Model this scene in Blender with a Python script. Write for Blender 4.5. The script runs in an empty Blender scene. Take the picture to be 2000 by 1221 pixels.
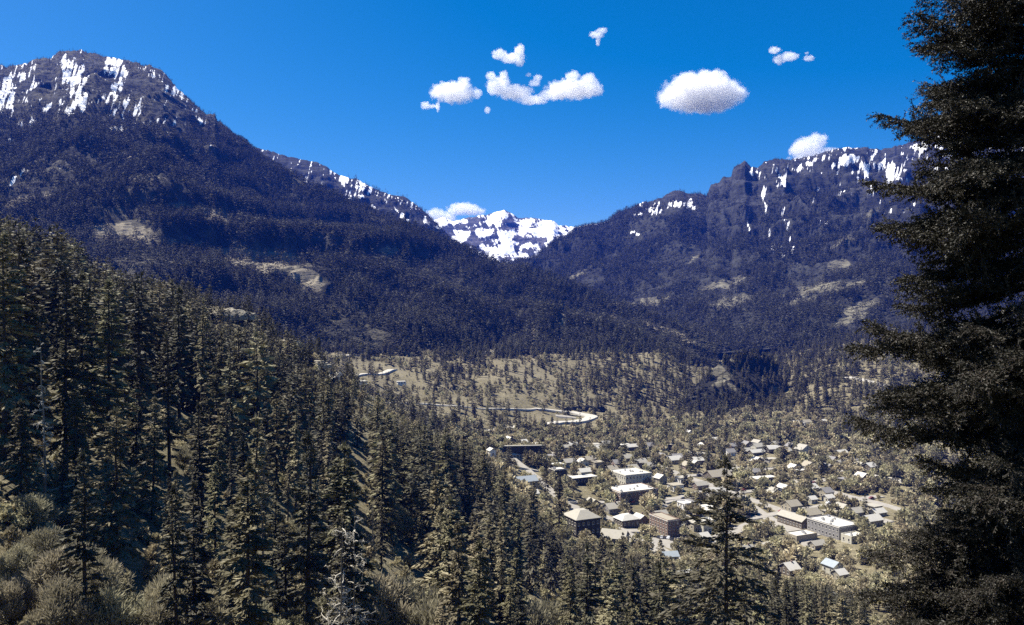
import bpy, math, random
import numpy as np
from mathutils import Vector, Matrix
R = math.radians
S = bpy.context.scene
C = S.collection
F = 1570.0                 # focal length in photo pixels (photo 2000 x 1221, level camera)
HZ = 610.5                 # eye level row

# ------------------------------------------------------------------ camera
cam = bpy.data.cameras.new('camera'); cam.sensor_width = 36; cam.lens = 36 * F / 2000
cam.clip_start = 0.5; cam.clip_end = 60000
camo = bpy.data.objects.new('camera', cam); C.objects.link(camo)
camo.rotation_euler = (R(90), 0, 0); S.camera = camo
# ------------------------------------------------------------------ sky, sun, exposure
SUN_EL, SUN_AZ = 57, -64      # azimuth clockwise from +Y
W = bpy.data.worlds.new('World'); S.world = W; W.use_nodes = True
nt = W.node_tree; bg = nt.nodes['Background']
sky = nt.nodes.new('ShaderNodeTexSky'); sky.sky_type = 'NISHITA'; sky.sun_disc = False
sky.sun_elevation = R(SUN_EL); sky.sun_rotation = R(SUN_AZ)
sky.altitude = 2400; sky.air_density = 1.0; sky.dust_density = 4.5; sky.ozone_density = 2.2
hs = nt.nodes.new('ShaderNodeHueSaturation'); hs.inputs['Saturation'].default_value = 1.55; hs.inputs['Hue'].default_value = 0.497
nt.links.new(sky.outputs[0], hs.inputs['Color']); nt.links.new(hs.outputs[0], bg.inputs['Color'])
bg.inputs['Strength'].default_value = 0.056
sl = bpy.data.lights.new('sun', 'SUN'); sl.energy = 5.0; sl.angle = R(0.53); sl.color = (1, 0.95, 0.86)
so = bpy.data.objects.new('sun', sl); C.objects.link(so)
sd = Vector((math.sin(R(SUN_AZ)) * math.cos(R(SUN_EL)), math.cos(R(SUN_AZ)) * math.cos(R(SUN_EL)), math.sin(R(SUN_EL))))
so.rotation_euler = sd.to_track_quat('Z', 'Y').to_euler()
S.view_settings.view_transform = 'Standard'; S.view_settings.look = 'None'
S.view_settings.exposure = 1.3; S.view_settings.gamma = 1; S.view_settings.use_curve_mapping = False
cy = S.cycles
cy.max_bounces = 5; cy.diffuse_bounces = 1; cy.glossy_bounces = 1; cy.transmission_bounces = 2; cy.volume_bounces = 4; cy.volume_step_rate = 0.4
cy.transparent_max_bounces = 6; cy.use_denoising = False
S.render.film_transparent = False

# ------------------------------------------------------------------ helpers
def rng(s): return np.random.default_rng(s)
def _h(ix, iy, iz, s):
    n = (ix.astype(np.int64) * 374761393 + iy.astype(np.int64) * 668265263 + iz.astype(np.int64) * 2147483647 + s * 974634541) & 0x7fffffff
    n = ((n ^ (n >> 13)) * 1274126177) & 0x7fffffff
    return ((n ^ (n >> 16)) & 0xffff) / 65535.0
def vnoise(x, y, s=0):
    x = np.asarray(x, float); y = np.asarray(y, float)
    x0 = np.floor(x); y0 = np.floor(y); fx = x - x0; fy = y - y0
    fx = fx * fx * (3 - 2 * fx); fy = fy * fy * (3 - 2 * fy); z = np.zeros_like(x0)
    a = _h(x0, y0, z, s); b = _h(x0 + 1, y0, z, s); c = _h(x0, y0 + 1, z, s); d = _h(x0 + 1, y0 + 1, z, s)
    return (a * (1 - fx) + b * fx) * (1 - fy) + (c * (1 - fx) + d * fx) * fy
def fbm(x, y, s=0, o=5, g=0.5):
    r = 0; a = 1; t = 0
    for i in range(o):
        r = r + a * vnoise(x * 2 ** i + 17.3 * i, y * 2 ** i - 9.1 * i, s + i); t += a; a *= g
    return r / t
def ridged(x, y, s=0, o=5, g=0.55):
    r = 0; a = 1; t = 0
    for i in range(o):
        r = r + a * (1 - np.abs(2 * vnoise(x * 2 ** i + 3.7 * i, y * 2 ** i + 5.1 * i, s + i) - 1)); t += a; a *= g
    return r / t
def sstep(a, b, x):
    t = np.clip((x - a) / (b - a), 0, 1); return t * t * (3 - 2 * t)

def mesh_np(name, V, Fc, mats=(), fmat=None, smooth=False):
    """Fc: (m,k) array or list of arrays with own k"""
    if not isinstance(Fc, (list, tuple)): Fc = [Fc]
    Fc = [np.asarray(f, np.int32) for f in Fc if len(f)]
    me = bpy.data.meshes.new(name)
    V = np.asarray(V, np.float32); me.vertices.add(len(V)); me.vertices.foreach_set('co', V.ravel())
    nl = sum(f.size for f in Fc); npl = sum(len(f) for f in Fc)
    if npl:
        me.loops.add(nl); me.polygons.add(npl)
        me.loops.foreach_set('vertex_index', np.concatenate([f.ravel() for f in Fc]))
        ks = np.concatenate([np.full(len(f), f.shape[1], np.int32) for f in Fc])
        st = np.concatenate([[0], np.cumsum(ks)[:-1]]).astype(np.int32)
        me.polygons.foreach_set('loop_start', st)
        for m in mats: me.materials.append(m)
        if fmat is not None: me.polygons.foreach_set('material_index', np.asarray(fmat, np.int32))
        me.polygons.foreach_set('use_smooth', np.full(npl, smooth, bool))
    else:
        for m in mats: me.materials.append(m)
    me.update(calc_edges=True)
    return me
def link(name, me, parent=None):
    o = bpy.data.objects.new(name, me); C.objects.link(o)
    if parent is not None: o.parent = parent
    return o
def tag(o, label=None, cat=None, group=None, kind=None):
    if label: o['label'] = label
    if cat: o['category'] = cat
    if group: o['group'] = group
    if kind: o['kind'] = kind
    return o
def empty(name, loc, rz=0):
    o = bpy.data.objects.new(name, None); C.objects.link(o); o.location = loc; o.rotation_euler = (0, 0, rz); o.empty_display_size = 0.1
    return o
def gridfaces(nr, nc):
    i = np.arange(nr - 1)[:, None] * nc + np.arange(nc - 1)[None, :]
    return np.stack([i, i + 1, i + nc + 1, i + nc], -1).reshape(-1, 4)
def tube(pts, rad, k=6, cap=True):
    """tapered tube round a polyline -> V, quads"""
    pts = np.asarray(pts, float); rad = np.asarray(rad, float); n = len(pts)
    d = np.gradient(pts, axis=0); d /= np.linalg.norm(d, axis=1, keepdims=True) + 1e-9
    ref = np.where(np.abs(d[:, 2:3]) > 0.9, np.array([[1., 0, 0]]), np.array([[0., 0, 1]]))
    a = np.cross(d, ref); a /= np.linalg.norm(a, axis=1, keepdims=True) + 1e-9; b = np.cross(d, a)
    th = np.linspace(0, 2 * np.pi, k, endpoint=False)
    V = pts[:, None] + rad[:, None, None] * (a[:, None] * np.cos(th)[None, :, None] + b[:, None] * np.sin(th)[None, :, None])
    i = np.arange(n - 1)[:, None] * k; j = np.arange(k)[None]; j2 = (j + 1) % k
    Q = np.stack([i + j, i + j2, i + k + j2, i + k + j], -1).reshape(-1, 4)
    return V.reshape(-1, 3), Q
class MB:
    def __init__(s): s.V = []; s.Q = []; s.T = []; s.n = 0
    def add(s, V, Q=None, T=None):
        V = np.asarray(V, float)
        if Q is not None and len(Q): s.Q.append(np.asarray(Q) + s.n)
        if T is not None and len(T): s.T.append(np.asarray(T) + s.n)
        s.V.append(V); s.n += len(V)
    def box(s, x0, x1, y0, y1, z0, z1):
        V = [(x, y, z) for z in (z0, z1) for y in (y0, y1) for x in (x0, x1)]
        s.add(V, [(0, 2, 3, 1), (4, 5, 7, 6), (0, 1, 5, 4), (2, 6, 7, 3), (0, 4, 6, 2), (1, 3, 7, 5)])
    def mesh(s, name, mat, smooth=False):
        f = []
        if s.Q: f.append(np.concatenate(s.Q))
        if s.T: f.append(np.concatenate(s.T))
        return mesh_np(name, np.concatenate(s.V), f, (mat,), smooth=smooth)
def kites(P, D, L, Wd, N):
    """leaf shaped quads: root P, direction D, length L, half width Wd, normal N"""
    sd_ = np.cross(D, N); sd_ /= np.linalg.norm(sd_, axis=1, keepdims=True) + 1e-9
    L = L[:, None]; Wd = Wd[:, None]
    V = np.stack([P, P + D * L * 0.55 + sd_ * Wd, P + D * L, P + D * L * 0.55 - sd_ * Wd], 1)
    return V.reshape(-1, 3), np.arange(len(P) * 4).reshape(-1, 4)
def unit(a): return a / (np.linalg.norm(a, axis=-1, keepdims=True) + 1e-9)

# ------------------------------------------------------------------ materials
def mat(name, col, rough=0.85, noise=None, amt=0.3, col2=None, trans=0.0, rand=0.0, spec=0.2, metal=0.0, bump=0.0):
    m = bpy.data.materials.new(name); m.use_nodes = True; t = m.node_tree; L = t.links.new
    p = t.nodes['Principled BSDF']; p.inputs['Roughness'].default_value = rough
    p.inputs['Specular IOR Level'].default_value = spec; p.inputs['Metallic'].default_value = metal
    src = None
    if noise:
        tc = t.nodes.new('ShaderNodeTexCoord'); nz = t.nodes.new('ShaderNodeTexNoise')
        nz.inputs['Scale'].default_value = noise; nz.inputs['Detail'].default_value = 5; nz.inputs['Roughness'].default_value = 0.65
        L(tc.outputs['Object'], nz.inputs['Vector'])
        mx = t.nodes.new('ShaderNodeMix'); mx.data_type = 'RGBA'
        rp = t.nodes.new('ShaderNodeMapRange'); rp.inputs[1].default_value = 0.35; rp.inputs[2].default_value = 0.65
        L(nz.outputs[0], rp.inputs[0]); L(rp.outputs[0], mx.inputs['Factor'])
        c2 = col2 or tuple(c * (1 - amt) for c in col)
        mx.inputs[6].default_value = (*col, 1); mx.inputs[7].default_value = (*c2, 1); src = mx.outputs[2]
        if bump:
            bp = t.nodes.new('ShaderNodeBump'); bp.inputs['Strength'].default_value = bump; bp.inputs['Distance'].default_value = 0.5
            L(nz.outputs[0], bp.inputs['Height']); L(bp.outputs[0], p.inputs['Normal'])
    if rand:
        oi = t.nodes.new('ShaderNodeObjectInfo'); h = t.nodes.new('ShaderNodeHueSaturation')
        mr = t.nodes.new('ShaderNodeMapRange'); mr.inputs[3].default_value = 1 - rand; mr.inputs[4].default_value = 1 + rand
        L(oi.outputs['Random'], mr.inputs[0]); L(mr.outputs[0], h.inputs['Value'])
        mh = t.nodes.new('ShaderNodeMath'); mh.operation = 'FRACT'; mm = t.nodes.new('ShaderNodeMath'); mm.operation = 'MULTIPLY'; mm.inputs[1].default_value = 7.31
        L(oi.outputs['Random'], mm.inputs[0]); L(mm.outputs[0], mh.inputs[0])
        m2 = t.nodes.new('ShaderNodeMapRange'); m2.inputs[3].default_value = 0.485; m2.inputs[4].default_value = 0.515
        L(mh.outputs[0], m2.inputs[0]); L(m2.outputs[0], h.inputs['Hue'])
        if src: L(src, h.inputs['Color'])
        else: h.inputs['Color'].default_value = (*col, 1)
        src = h.outputs[0]
    if src: L(src, p.inputs['Base Color'])
    else: p.inputs['Base Color'].default_value = (*col, 1)
    if trans:
        tr = t.nodes.new('ShaderNodeBsdfTranslucent'); ms = t.nodes.new('ShaderNodeMixShader'); ms.inputs[0].default_value = trans
        if src: L(src, tr.inputs['Color'])
        else: tr.inputs['Color'].default_value = (*col, 1)
        L(p.outputs[0], ms.inputs[1]); L(tr.outputs[0], ms.inputs[2]); L(ms.outputs[0], t.nodes['Material Output'].inputs[0])
    return m
M = {}
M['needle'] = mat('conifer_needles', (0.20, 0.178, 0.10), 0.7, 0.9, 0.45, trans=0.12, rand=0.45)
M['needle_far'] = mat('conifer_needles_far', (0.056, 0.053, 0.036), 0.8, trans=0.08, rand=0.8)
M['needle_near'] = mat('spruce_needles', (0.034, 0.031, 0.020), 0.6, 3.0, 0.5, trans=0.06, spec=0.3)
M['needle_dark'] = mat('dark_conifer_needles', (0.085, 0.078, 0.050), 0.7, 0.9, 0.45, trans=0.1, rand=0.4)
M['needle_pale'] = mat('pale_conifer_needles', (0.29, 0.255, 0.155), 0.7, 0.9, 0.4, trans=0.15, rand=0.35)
M['leaf'] = mat('spring_leaves', (0.31, 0.282, 0.19), 0.7, 0.6, 0.3, trans=0.35, rand=0.3)
M['leaf_far'] = mat('spring_leaves_far', (0.36, 0.318, 0.195), 0.8, trans=0.25, rand=0.4)
M['bark'] = mat('bark', (0.055, 0.045, 0.038), 0.95, 3.0, 0.5)
M['bleached'] = mat('bleached_wood', (0.50, 0.46, 0.38), 0.8, 2.0, 0.3)
M['greywood'] = mat('weathered_wood', (0.20, 0.18, 0.15), 0.9, 2.0, 0.4)

# ------------------------------------------------------------------ ground: one sheet, heights from surveyed points
CTRL = [  # photo column, photo row, distance (m)
 (0,1500,12),(1000,1700,12),(2000,1700,12),(0,1450,40),(1000,1600,45),(2000,1600,45),(-500,1300,40),(2500,1500,45),(1400,1560,70),(600,1500,60),
 (1700,1480,70),
 (-600,700,160),(-600,980,85),(-600,560,300),(0,955,108),(0,1250,82),(150,780,180),(0,640,190),(0,575,270),(200,1010,125),(200,690,260),(300,1235,100),(360,860,190),(350,720,270),
 (480,1110,135),(540,1260,112),(450,800,270),(450,612,500),(400,625,470),(500,640,500),(560,668,520),(620,730,540),(660,760,620),(300,640,420),(100,560,420),(-200,500,420),
 (600,840,290),(700,1010,215),(780,1250,138),(800,880,340),(900,1060,270),(1000,1265,165),(1000,1010,370),(1100,1150,310),(1200,1270,185),
 (1200,1095,405),(1300,1145,340),(1400,1290,165),(1500,1170,370),(1650,1280,150),(1700,1190,350),(2000,1290,120),(2000,1100,420),(2500,1250,140),(2500,900,600),
 (1540,1125,430),(1300,1060,485),(1200,960,595),(1640,1060,485),(1250,900,720),(1500,890,760),(1000,890,650),(1100,1010,520),(1850,960,600),
 (1150,850,860),(1400,830,930),(1600,850,880),(1800,860,800),(2100,880,700),(960,870,640),
 (1110,815,960),(900,848,760),(780,792,850),(700,733,960),(900,702,1180),(1000,690,1280),(800,690,1200),(650,690,1150),(850,740,1050),(980,745,1080),
 (1200,705,1250),(1290,690,1300),(1350,722,1250),(1100,765,1080),(1250,790,1080),(500,700,1000),(300,690,1000),(0,640,1000),(-600,600,1000),
 (1430,785,1150),(1410,730,1400),(1550,745,1150),(1700,712,1100),(1750,745,1000),(1900,720,1000),(2100,680,1000),(2600,620,1000),
 (1700,650,1500),(1500,690,1600),(1900,640,1500),(1380,700,1700),(1000,700,1700),(500,700,1700),(0,660,1700),(-700,620,1700),(2600,600,1700),
 (-700,640,7000),(500,660,7000),(1000,650,7000),(1500,650,7000),(2600,640,7000)]
_cp = np.array(CTRL, float)
def _q(px, Y): return np.stack([np.asarray(px, float) / 420.0, 2.6 * np.log(np.asarray(Y, float))], -1)
def _k(r2): return 0.5 * r2 * np.log(r2 + 1e-9)
_P = _q(_cp[:, 0], _cp[:, 2]); _n = len(_P)
_A = np.zeros((_n + 3, _n + 3)); _A[:_n, :_n] = _k(((_P[:, None] - _P[None]) ** 2).sum(-1)) + np.eye(_n) * 0.02
_A[:_n, _n] = 1; _A[:_n, _n + 1:] = _P; _A[_n:, :_n] = _A[:_n, _n:].T
_w = np.linalg.solve(_A, np.concatenate([_cp[:, 1], np.zeros(3)]))
def ground_row(px, Y):
    sh = np.broadcast(px, Y).shape
    px = np.broadcast_to(px, sh).ravel(); Y = np.broadcast_to(Y, sh).ravel(); out = np.empty(len(px))
    for i in range(0, len(px), 40000):
        q = _q(px[i:i + 40000], Y[i:i + 40000])
        out[i:i + 40000] = _k(((q[:, None] - _P[None]) ** 2).sum(-1)) @ _w[:_n] + _w[_n] + q @ _w[_n + 1:]
    return out.reshape(sh)
def ground_z(px, Y):
    Y = np.asarray(Y, float); px = np.asarray(px, float)
    X = (px - 1000) / F * Y
    z = -(ground_row(px, Y) - HZ) / F * Y
    flat = 1 - 0.85 * np.exp(-((px - 1400) / 420) ** 2 - ((Y - 580) / 190) ** 2)
    return z + (fbm(X / 60, Y / 60, 3, 5) - 0.5) * np.clip(Y / 40, 0, 14) * flat + (fbm(X / 7, Y / 7, 5, 3) - .5) * np.clip(Y / 100, 0, 1.6) * flat
def gz(X, Y): return float(ground_z(1000 + X / Y * F, Y))
YS = np.exp(np.linspace(math.log(60), math.log(2400), 700))
def hit(px, py, ymin=60):
    """point where the sight line through a photo pixel meets the ground"""
    rows = HZ - ground_z(np.full(700, float(px)), YS) / YS * F
    ok = np.where((rows <= py) & (YS >= ymin))[0]
    i = ok[0] if len(ok) else int(np.argmin(np.where(YS >= ymin, rows, 1e9)))
    Y = YS[i]
    return np.array([(px - 1000) / F * Y, Y, float(ground_z(px, Y))])

pxs = np.concatenate([np.linspace(-1300, -50, 60), np.linspace(-40, 2040, 480), np.linspace(2050, 3300, 60)])
Yg = np.exp(np.linspace(math.log(3.0), math.log(7000), 470))
PX, YY = np.meshgrid(pxs, Yg)
ZZ = ground_z(PX, YY)
ZZ[YY > 2600] -= 0
gm = bpy.data.materials.new('dry_ground'); gm.use_nodes = True
def shade_ground(m):
    t = m.node_tree; L = t.links.new; p = t.nodes['Principled BSDF']; p.inputs['Roughness'].default_value = 0.95; p.inputs['Specular IOR Level'].default_value = 0.1
    tc = t.nodes.new('ShaderNodeTexCoord')
    def nz(sc, d=6, ro=0.6):
        n = t.nodes.new('ShaderNodeTexNoise'); n.inputs['Scale'].default_value = sc; n.inputs['Detail'].default_value = d; n.inputs['Roughness'].default_value = ro
        L(tc.outputs['Object'], n.inputs['Vector']); return n
    a = nz(0.012); b = nz(0.25, 8, 0.7); c = nz(1.6, 4, 0.7)
    r = t.nodes.new('ShaderNodeValToRGB'); e = r.color_ramp.elements
    e[0].position = 0.33; e[0].color = (0.06, 0.053, 0.033, 1); e[1].position = 0.66; e[1].color = (0.27, 0.235, 0.16, 1)
    x = e.new(0.5); x.color = (0.19, 0.165, 0.10, 1)
    mx = t.nodes.new('ShaderNodeMix'); mx.data_type = 'FLOAT'; mx.inputs[0].default_value = 0.6
    L(a.outputs[0], mx.inputs[2]); L(b.outputs[0], mx.inputs[3]); L(mx.outputs[0], r.inputs[0])
    m2 = t.nodes.new('ShaderNodeMix'); m2.data_type = 'RGBA'; m2.blend_type = 'MULTIPLY'; m2.inputs[0].default_value = 1
    rr = t.nodes.new('ShaderNodeValToRGB'); rr.color_ramp.elements[0].position = 0.36; rr.color_ramp.elements[0].color = (0.35, 0.35, 0.33, 1); rr.color_ramp.elements[1].position = 0.58
    L(c.outputs[0], rr.inputs[0]); L(r.outputs[0], m2.inputs[6]); L(rr.outputs[0], m2.inputs[7]); L(m2.outputs[2], p.inputs['Base Color'])
    bp = t.nodes.new('ShaderNodeBump'); bp.inputs['Strength'].default_value = 0.7; bp.inputs['Distance'].default_value = 1.2
    L(b.outputs[0], bp.inputs['Height']); L(bp.outputs[0], p.inputs['Normal'])
shade_ground(gm)
V = np.stack([(PX - 1000) / F * YY, YY, ZZ], -1).reshape(-1, 3)
tag(link('ground', mesh_np('ground', V, gridfaces(*PX.shape), (gm,), smooth=True)), kind='structure')

# ------------------------------------------------------------------ mountains
def shade_mountain(name, base, base2, tan, snow_sc, rock=(0.045, 0.045, 0.044)):
    m = bpy.data.materials.new(name); m.use_nodes = True; t = m.node_tree; L = t.links.new
    p = t.nodes['Principled BSDF']; p.inputs['Roughness'].default_value = 0.95; p.inputs['Specular IOR Level'].default_value = 0.1
    tc = t.nodes.new('ShaderNodeTexCoord')
    def nz(sc, d=6, ro=0.65, vec=None):
        n = t.nodes.new('ShaderNodeTexNoise'); n.inputs['Scale'].default_value = sc; n.inputs['Detail'].default_value = d; n.inputs['Roughness'].default_value = ro
        L(vec or tc.outputs['Object'], n.inputs['Vector']); return n
    def mixc(f, a, b):
        x = t.nodes.new('ShaderNodeMix'); x.data_type = 'RGBA'
        if isinstance(f, float): x.inputs[0].default_value = f
        else: L(f, x.inputs[0])
        for k, v in ((6, a), (7, b)):
            if isinstance(v, tuple): x.inputs[k].default_value = (*v, 1)
            else: L(v, x.inputs[k])
        return x.outputs[2]
    def thr(val, a, b):
        r = t.nodes.new('ShaderNodeMapRange'); r.interpolation_type = 'SMOOTHSTEP'; r.inputs[1].default_value = a; r.inputs[2].default_value = b; L(val, r.inputs[0]); return r.outputs[0]
    def add(a, b, k=1.0):
        x = t.nodes.new('ShaderNodeMath'); x.operation = 'MULTIPLY_ADD'; L(b, x.inputs[0]); x.inputs[1].default_value = k; L(a, x.inputs[2]); return x.outputs[0]
    def attr(n):
        a = t.nodes.new('ShaderNodeAttribute'); a.attribute_name = n; return a.outputs['Fac']
    mp = t.nodes.new('ShaderNodeMapping'); mp.inputs['Scale'].default_value = (1, 1, 5); L(tc.outputs['Object'], mp.inputs[0])
    ms = t.nodes.new('ShaderNodeMapping'); ms.inputs['Scale'].default_value = (1.3, .5, .4); ms.inputs['Rotation'].default_value = (0, R(18), 0); L(tc.outputs['Object'], ms.inputs[0])
    n1 = nz(0.02); n2 = nz(0.006, 8); n3 = nz(0.012, 8, 0.7, mp.outputs[0]); ns = nz(snow_sc, 12, 0.74, ms.outputs[0])
    c = mixc(thr(n1.outputs[0], 0.4, 0.62), base, base2)
    rockc = mixc(thr(n3.outputs[0], 0.42, 0.58), rock, tuple(v * 0.42 for v in rock))
    c = mixc(thr(add(attr('rock'), n2.outputs[0], 1.2), 0.95, 1.15), c, rockc)
    tn = mixc(thr(n3.outputs[0], 0.40, 0.6), tan, tuple(v * 0.45 for v in tan))
    c = mixc(thr(add(attr('tan'), n3.outputs[0], 2.4), 1.74, 2.0), c, tn)
    c = mixc(thr(add(attr('snow'), ns.outputs[0], 2.0), 1.20, 1.40), c, (0.92, 0.92, 0.93))
    L(c, p.inputs['Base Color'])
    bp = t.nodes.new('ShaderNodeBump'); bp.inputs['Strength'].default_value = 0.8; bp.inputs['Distance'].default_value = 14
    L(n3.outputs[0], bp.inputs['Height']); L(bp.outputs[0], p.inputs['Normal'])
    return m
def blob(px, py, L):
    """1 inside the listed ellipses (cx, cy, rx, ry, tilt degrees), fading out"""
    o = np.zeros_like(px)
    wx = (fbm(px / 16, py / 16, 201, 4, 0.65) - 0.5); wy = (fbm(px / 16, py / 16, 233, 4, 0.65) - 0.5)
    px = px + wx * 18; py = py + wy * 16
    for (cx, cy_, rx, ry, a) in L:
        ca, sa = math.cos(R(a)), math.sin(R(a)); dx = px - cx; dy = py - cy_
        d = ((dx * ca + dy * sa) / rx) ** 2 + ((-dx * sa + dy * ca) / ry) ** 2
        o = np.maximum(o, 0.85 * np.clip(1.3 - d, 0, 1) ** 0.8)
    return o
MOUNT = {}
def mountain(name, ridge, foot, ncol, nrow, seed, amp, jag, gexp, material, masks, back=900):
    rd = np.array(ridge, float); ft = np.array(foot, float)
    px = np.linspace(rd[0, 0], rd[-1, 0], ncol)
    ry = np.interp(px, rd[:, 0], rd[:, 1]); rY = np.interp(px, rd[:, 0], rd[:, 2])
    fy = np.interp(px, ft[:, 0], ft[:, 1]); fY = np.interp(px, ft[:, 0], ft[:, 2])
    jg = -jag * (fbm(px / 14, px * 0, seed, 4, 0.7) - 0.5) / F * rY
    t = np.linspace(0, 1, nrow)[:, None] ** 0.9
    Y = fY + (rY - fY) * t; Zf = -(fy - HZ) / F * fY; Zr = -(ry - HZ) / F * rY
    Z = Zf + (Zr - Zf) * t ** gexp + jg * t ** 14
    X = (px - 1000) / F * Y
    rgh = ridged(X / 420 + 0.35 * fbm(X / 300, Y / 300, seed + 9, 3), Y / 700, seed, 6)
    nrm = (rgh - 0.62) * amp * np.clip(4.0 * t * (1 - t), 0, 1) ** 0.8 + (fbm(X / 90, Z / 40, seed + 3, 5, 0.6) - 0.5) * amp * 0.35 * np.clip(t * 3, 0, 1) * np.clip((1 - t) * 8, 0, 1)
    Z = Z + nrm
    # cliffs: step the profile
    st = amp * 0.5; zz = Z / st; stepz = (np.floor(zz) + sstep(0.25, 0.75, zz - np.floor(zz))) * st
    cl = masks.get('cliff', 0.25) * sstep(0.5, 0.62, fbm(X / 500, Z / 260, seed + 21, 4)) * np.clip((1 - t) * 6, 0, 1)
    Z = Z + (stepz - Z) * cl
    Yb = rY + back * np.linspace(0.08, 1, 8)[:, None]; Zb = Zr + jg - 0.55 * back * np.linspace(0.06, 1, 8)[:, None]
    Xb = (px - 1000) / F * Yb
    X = np.concatenate([X, Xb]); Yv = np.concatenate([Y, Yb]); Zv = np.concatenate([Z, Zb])
    pX = X / Yv * F + 1000; pY = HZ - Zv / Yv * F
    me = mesh_np(name, np.stack([X, Yv, Zv], -1).reshape(-1, 3), gridfaces(nrow + 8, ncol), (material,), smooth=True)
    out = {}
    for k in ('snow', 'tan', 'rock'):
        a = blob(pX, pY, masks.get(k, [])) + masks.get(k + '_fn', lambda *q: 0)(pX, pY, X, Yv, Zv)
        a = a * np.ones_like(pX)
        if k == 'snow':                                # snow keeps to the gullies: broken streaks down the fall line
            sk = masks.get('skew', 0.25); r1 = fbm((pX + sk * pY) / 3.6, pY / 22, seed + 51, 4, 0.65); r2 = fbm(pX / 22, pY / 12, seed + 57, 4, 0.6)
            a = np.where(a > 0.02, masks.get('snowk', 0.75) * a + masks.get('streak', 2.7) * (r1 - 0.5) + masks.get('patch', 1.1) * (r2 - .5) - 0.52, -1.0)
        out[k] = a
        at = me.attributes.new(k, 'FLOAT', 'POINT'); at.data.foreach_set('value', a.astype(np.float32).ravel())
    o = link(name, me); tag(o, kind='structure')
    MOUNT[name] = (X, Yv, Zv, pX, pY, out, nrow)
    return o
mA = shade_mountain('forested_slope', (0.070, 0.064, 0.045), (0.016, 0.016, 0.014), (0.30, 0.262, 0.185), 0.02)
mD = shade_mountain('crag_slope', (0.040, 0.040, 0.034), (0.016, 0.016, 0.016), (0.20, 0.185, 0.13), 0.018)
mC = shade_mountain('snowfield', (0.11, 0.10, 0.095), (0.06, 0.058, 0.056), (0.2, 0.2, 0.2), 0.004)
sA = [(150,165,24,50,6),(138,135,26,22,0),(152,205,16,16,0),(222,130,20,34,-18),(232,165,10,38,22),(205,190,14,12,0),(20,160,40,14,-35),(45,150,40,10,-40),(10,190,20,26,-30),
      (65,170,20,6,-40),(240,212,24,18,-25),(275,205,10,22,30),(300,160,5,20,0),(340,180,26,12,25),(225,250,10,14,30),(30,347,36,7,-38),(60,300,16,5,-10),(20,270,16,8,-20),(50,240,30,6,-15),(95,210,18,6,-25),(135,220,24,5,10),(150,112,8,3,0),(470,300,4,14,10),(395,235,14,5,30),(310,235,8,6,0),(110,335,10,4,-30)]
mountain('mountain', [(-420,190,2900),(-200,150,2900),(0,130,2850),(45,127,2850),(70,113,2840),(100,114,2840),(115,103,2830),(150,99,2830),(185,100,2830),(215,113,2800),(262,123,2780),(290,127,2750),(318,138,2740),(345,170,2700),(400,222,2650),(420,222,2640),(425,235,2630),(455,262,2600),(480,278,2560),(520,318,2500),(600,362,2400),(700,403,2280),(800,448,2180),(900,487,2080),(1000,518,1990),(1080,546,1920),(1200,592,1800),(1300,634,1680),(1400,674,1540)],
  [(-420,680,900),(0,690,950),(300,720,950),(500,730,1000),(640,705,1120),(800,700,1180),(1000,700,1270),(1200,706,1300),(1300,704,1330),(1400,720,1360)],
  1000, 340, 11, 180, 13, 1.12, mA,
  dict(snow=sA, tan=[(245,455,85,26,8),(190,475,40,10,-20),(500,510,95,26,14),(380,478,40,10,8),(600,545,50,24,20),(385,408,80,9,8),(430,425,40,10,10),(340,470,45,12,-8),(560,500,60,10,18),(760,490,24,12,0),(1097,640,7,60,6),(1040,690,8,60,0),(1180,620,60,6,14),(1290,645,60,9,20),(300,270,22,7,-20),(245,300,24,8,-25),(370,300,10,8,0),(1220,598,45,7,20),(1340,660,40,8,25),(60,390,60,14,-10),(280,350,50,10,0),(880,690,120,14,0)],
       rock_fn=lambda px, py, X, Y, Z: 0.45 * sstep(330, 200, py), cliff=0.6,
       snow_fn=lambda px, py, X, Y, Z: 0.36 * sstep(330, 150, py) * (px < 560)))
mountain('mountain_ridge', [(300,330,3900),(470,288,3800),(520,293,3800),(560,305,3800),(600,314,3800),(628,320,3800),(640,325,3800),(655,340,3800),(700,352,3750),(735,370,3750),(760,380,3700),(790,384,3700),(812,400,3700),(835,418,3650),(860,445,3600),(885,470,3600),(930,500,3500),(1010,545,3300),(1060,570,3200)],
  [(300,560,2800),(600,560,2800),(900,600,2700),(1060,620,2600)], 460, 160, 31, 130, 8, 1.05, mD,
  dict(snow=[(665,345,26,10,18),(700,362,40,11,22),(750,385,40,9,28),(790,395,26,7,30),(830,430,22,5,50),(780,415,40,3,48),(690,385,16,10,10),(720,395,30,4,40),(850,445,14,4,55),(810,405,16,8,30)],
       rock_fn=lambda px, py, X, Y, Z: 0.3 + 0 * px, snow_fn=lambda px, py, X, Y, Z: 0.32 * sstep(430, 340, py), cliff=0.5))
mountain('snow_peak', [(780,470,6400),(835,435,6400),(862,424,6400),(885,433,6400),(915,424,6400),(950,420,6400),(985,411,6400),(1000,418,6400),(1012,427,6400),(1040,424,6400),(1065,430,6400),(1082,432,6400),(1092,441,6400),(1130,443,6400),(1180,434,6400),(1230,430,6400),(1320,425,6400)],
  [(780,600,5000),(1000,600,5000),(1320,600,5000)], 300, 130, 57, 130, 6, 1.0, mC,
  dict(skew=-0.5, streak=1.4, patch=2.2, snowk=1.15, snow_fn=lambda px, py, X, Y, Z: 0.74 + 0 * sstep(0.50, 0.66, fbm(px / 26, py / 14, 77, 5, 0.6)), rock_fn=lambda px, py, X, Y, Z: 0.5 + 0 * px, cliff=0.5))
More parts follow.
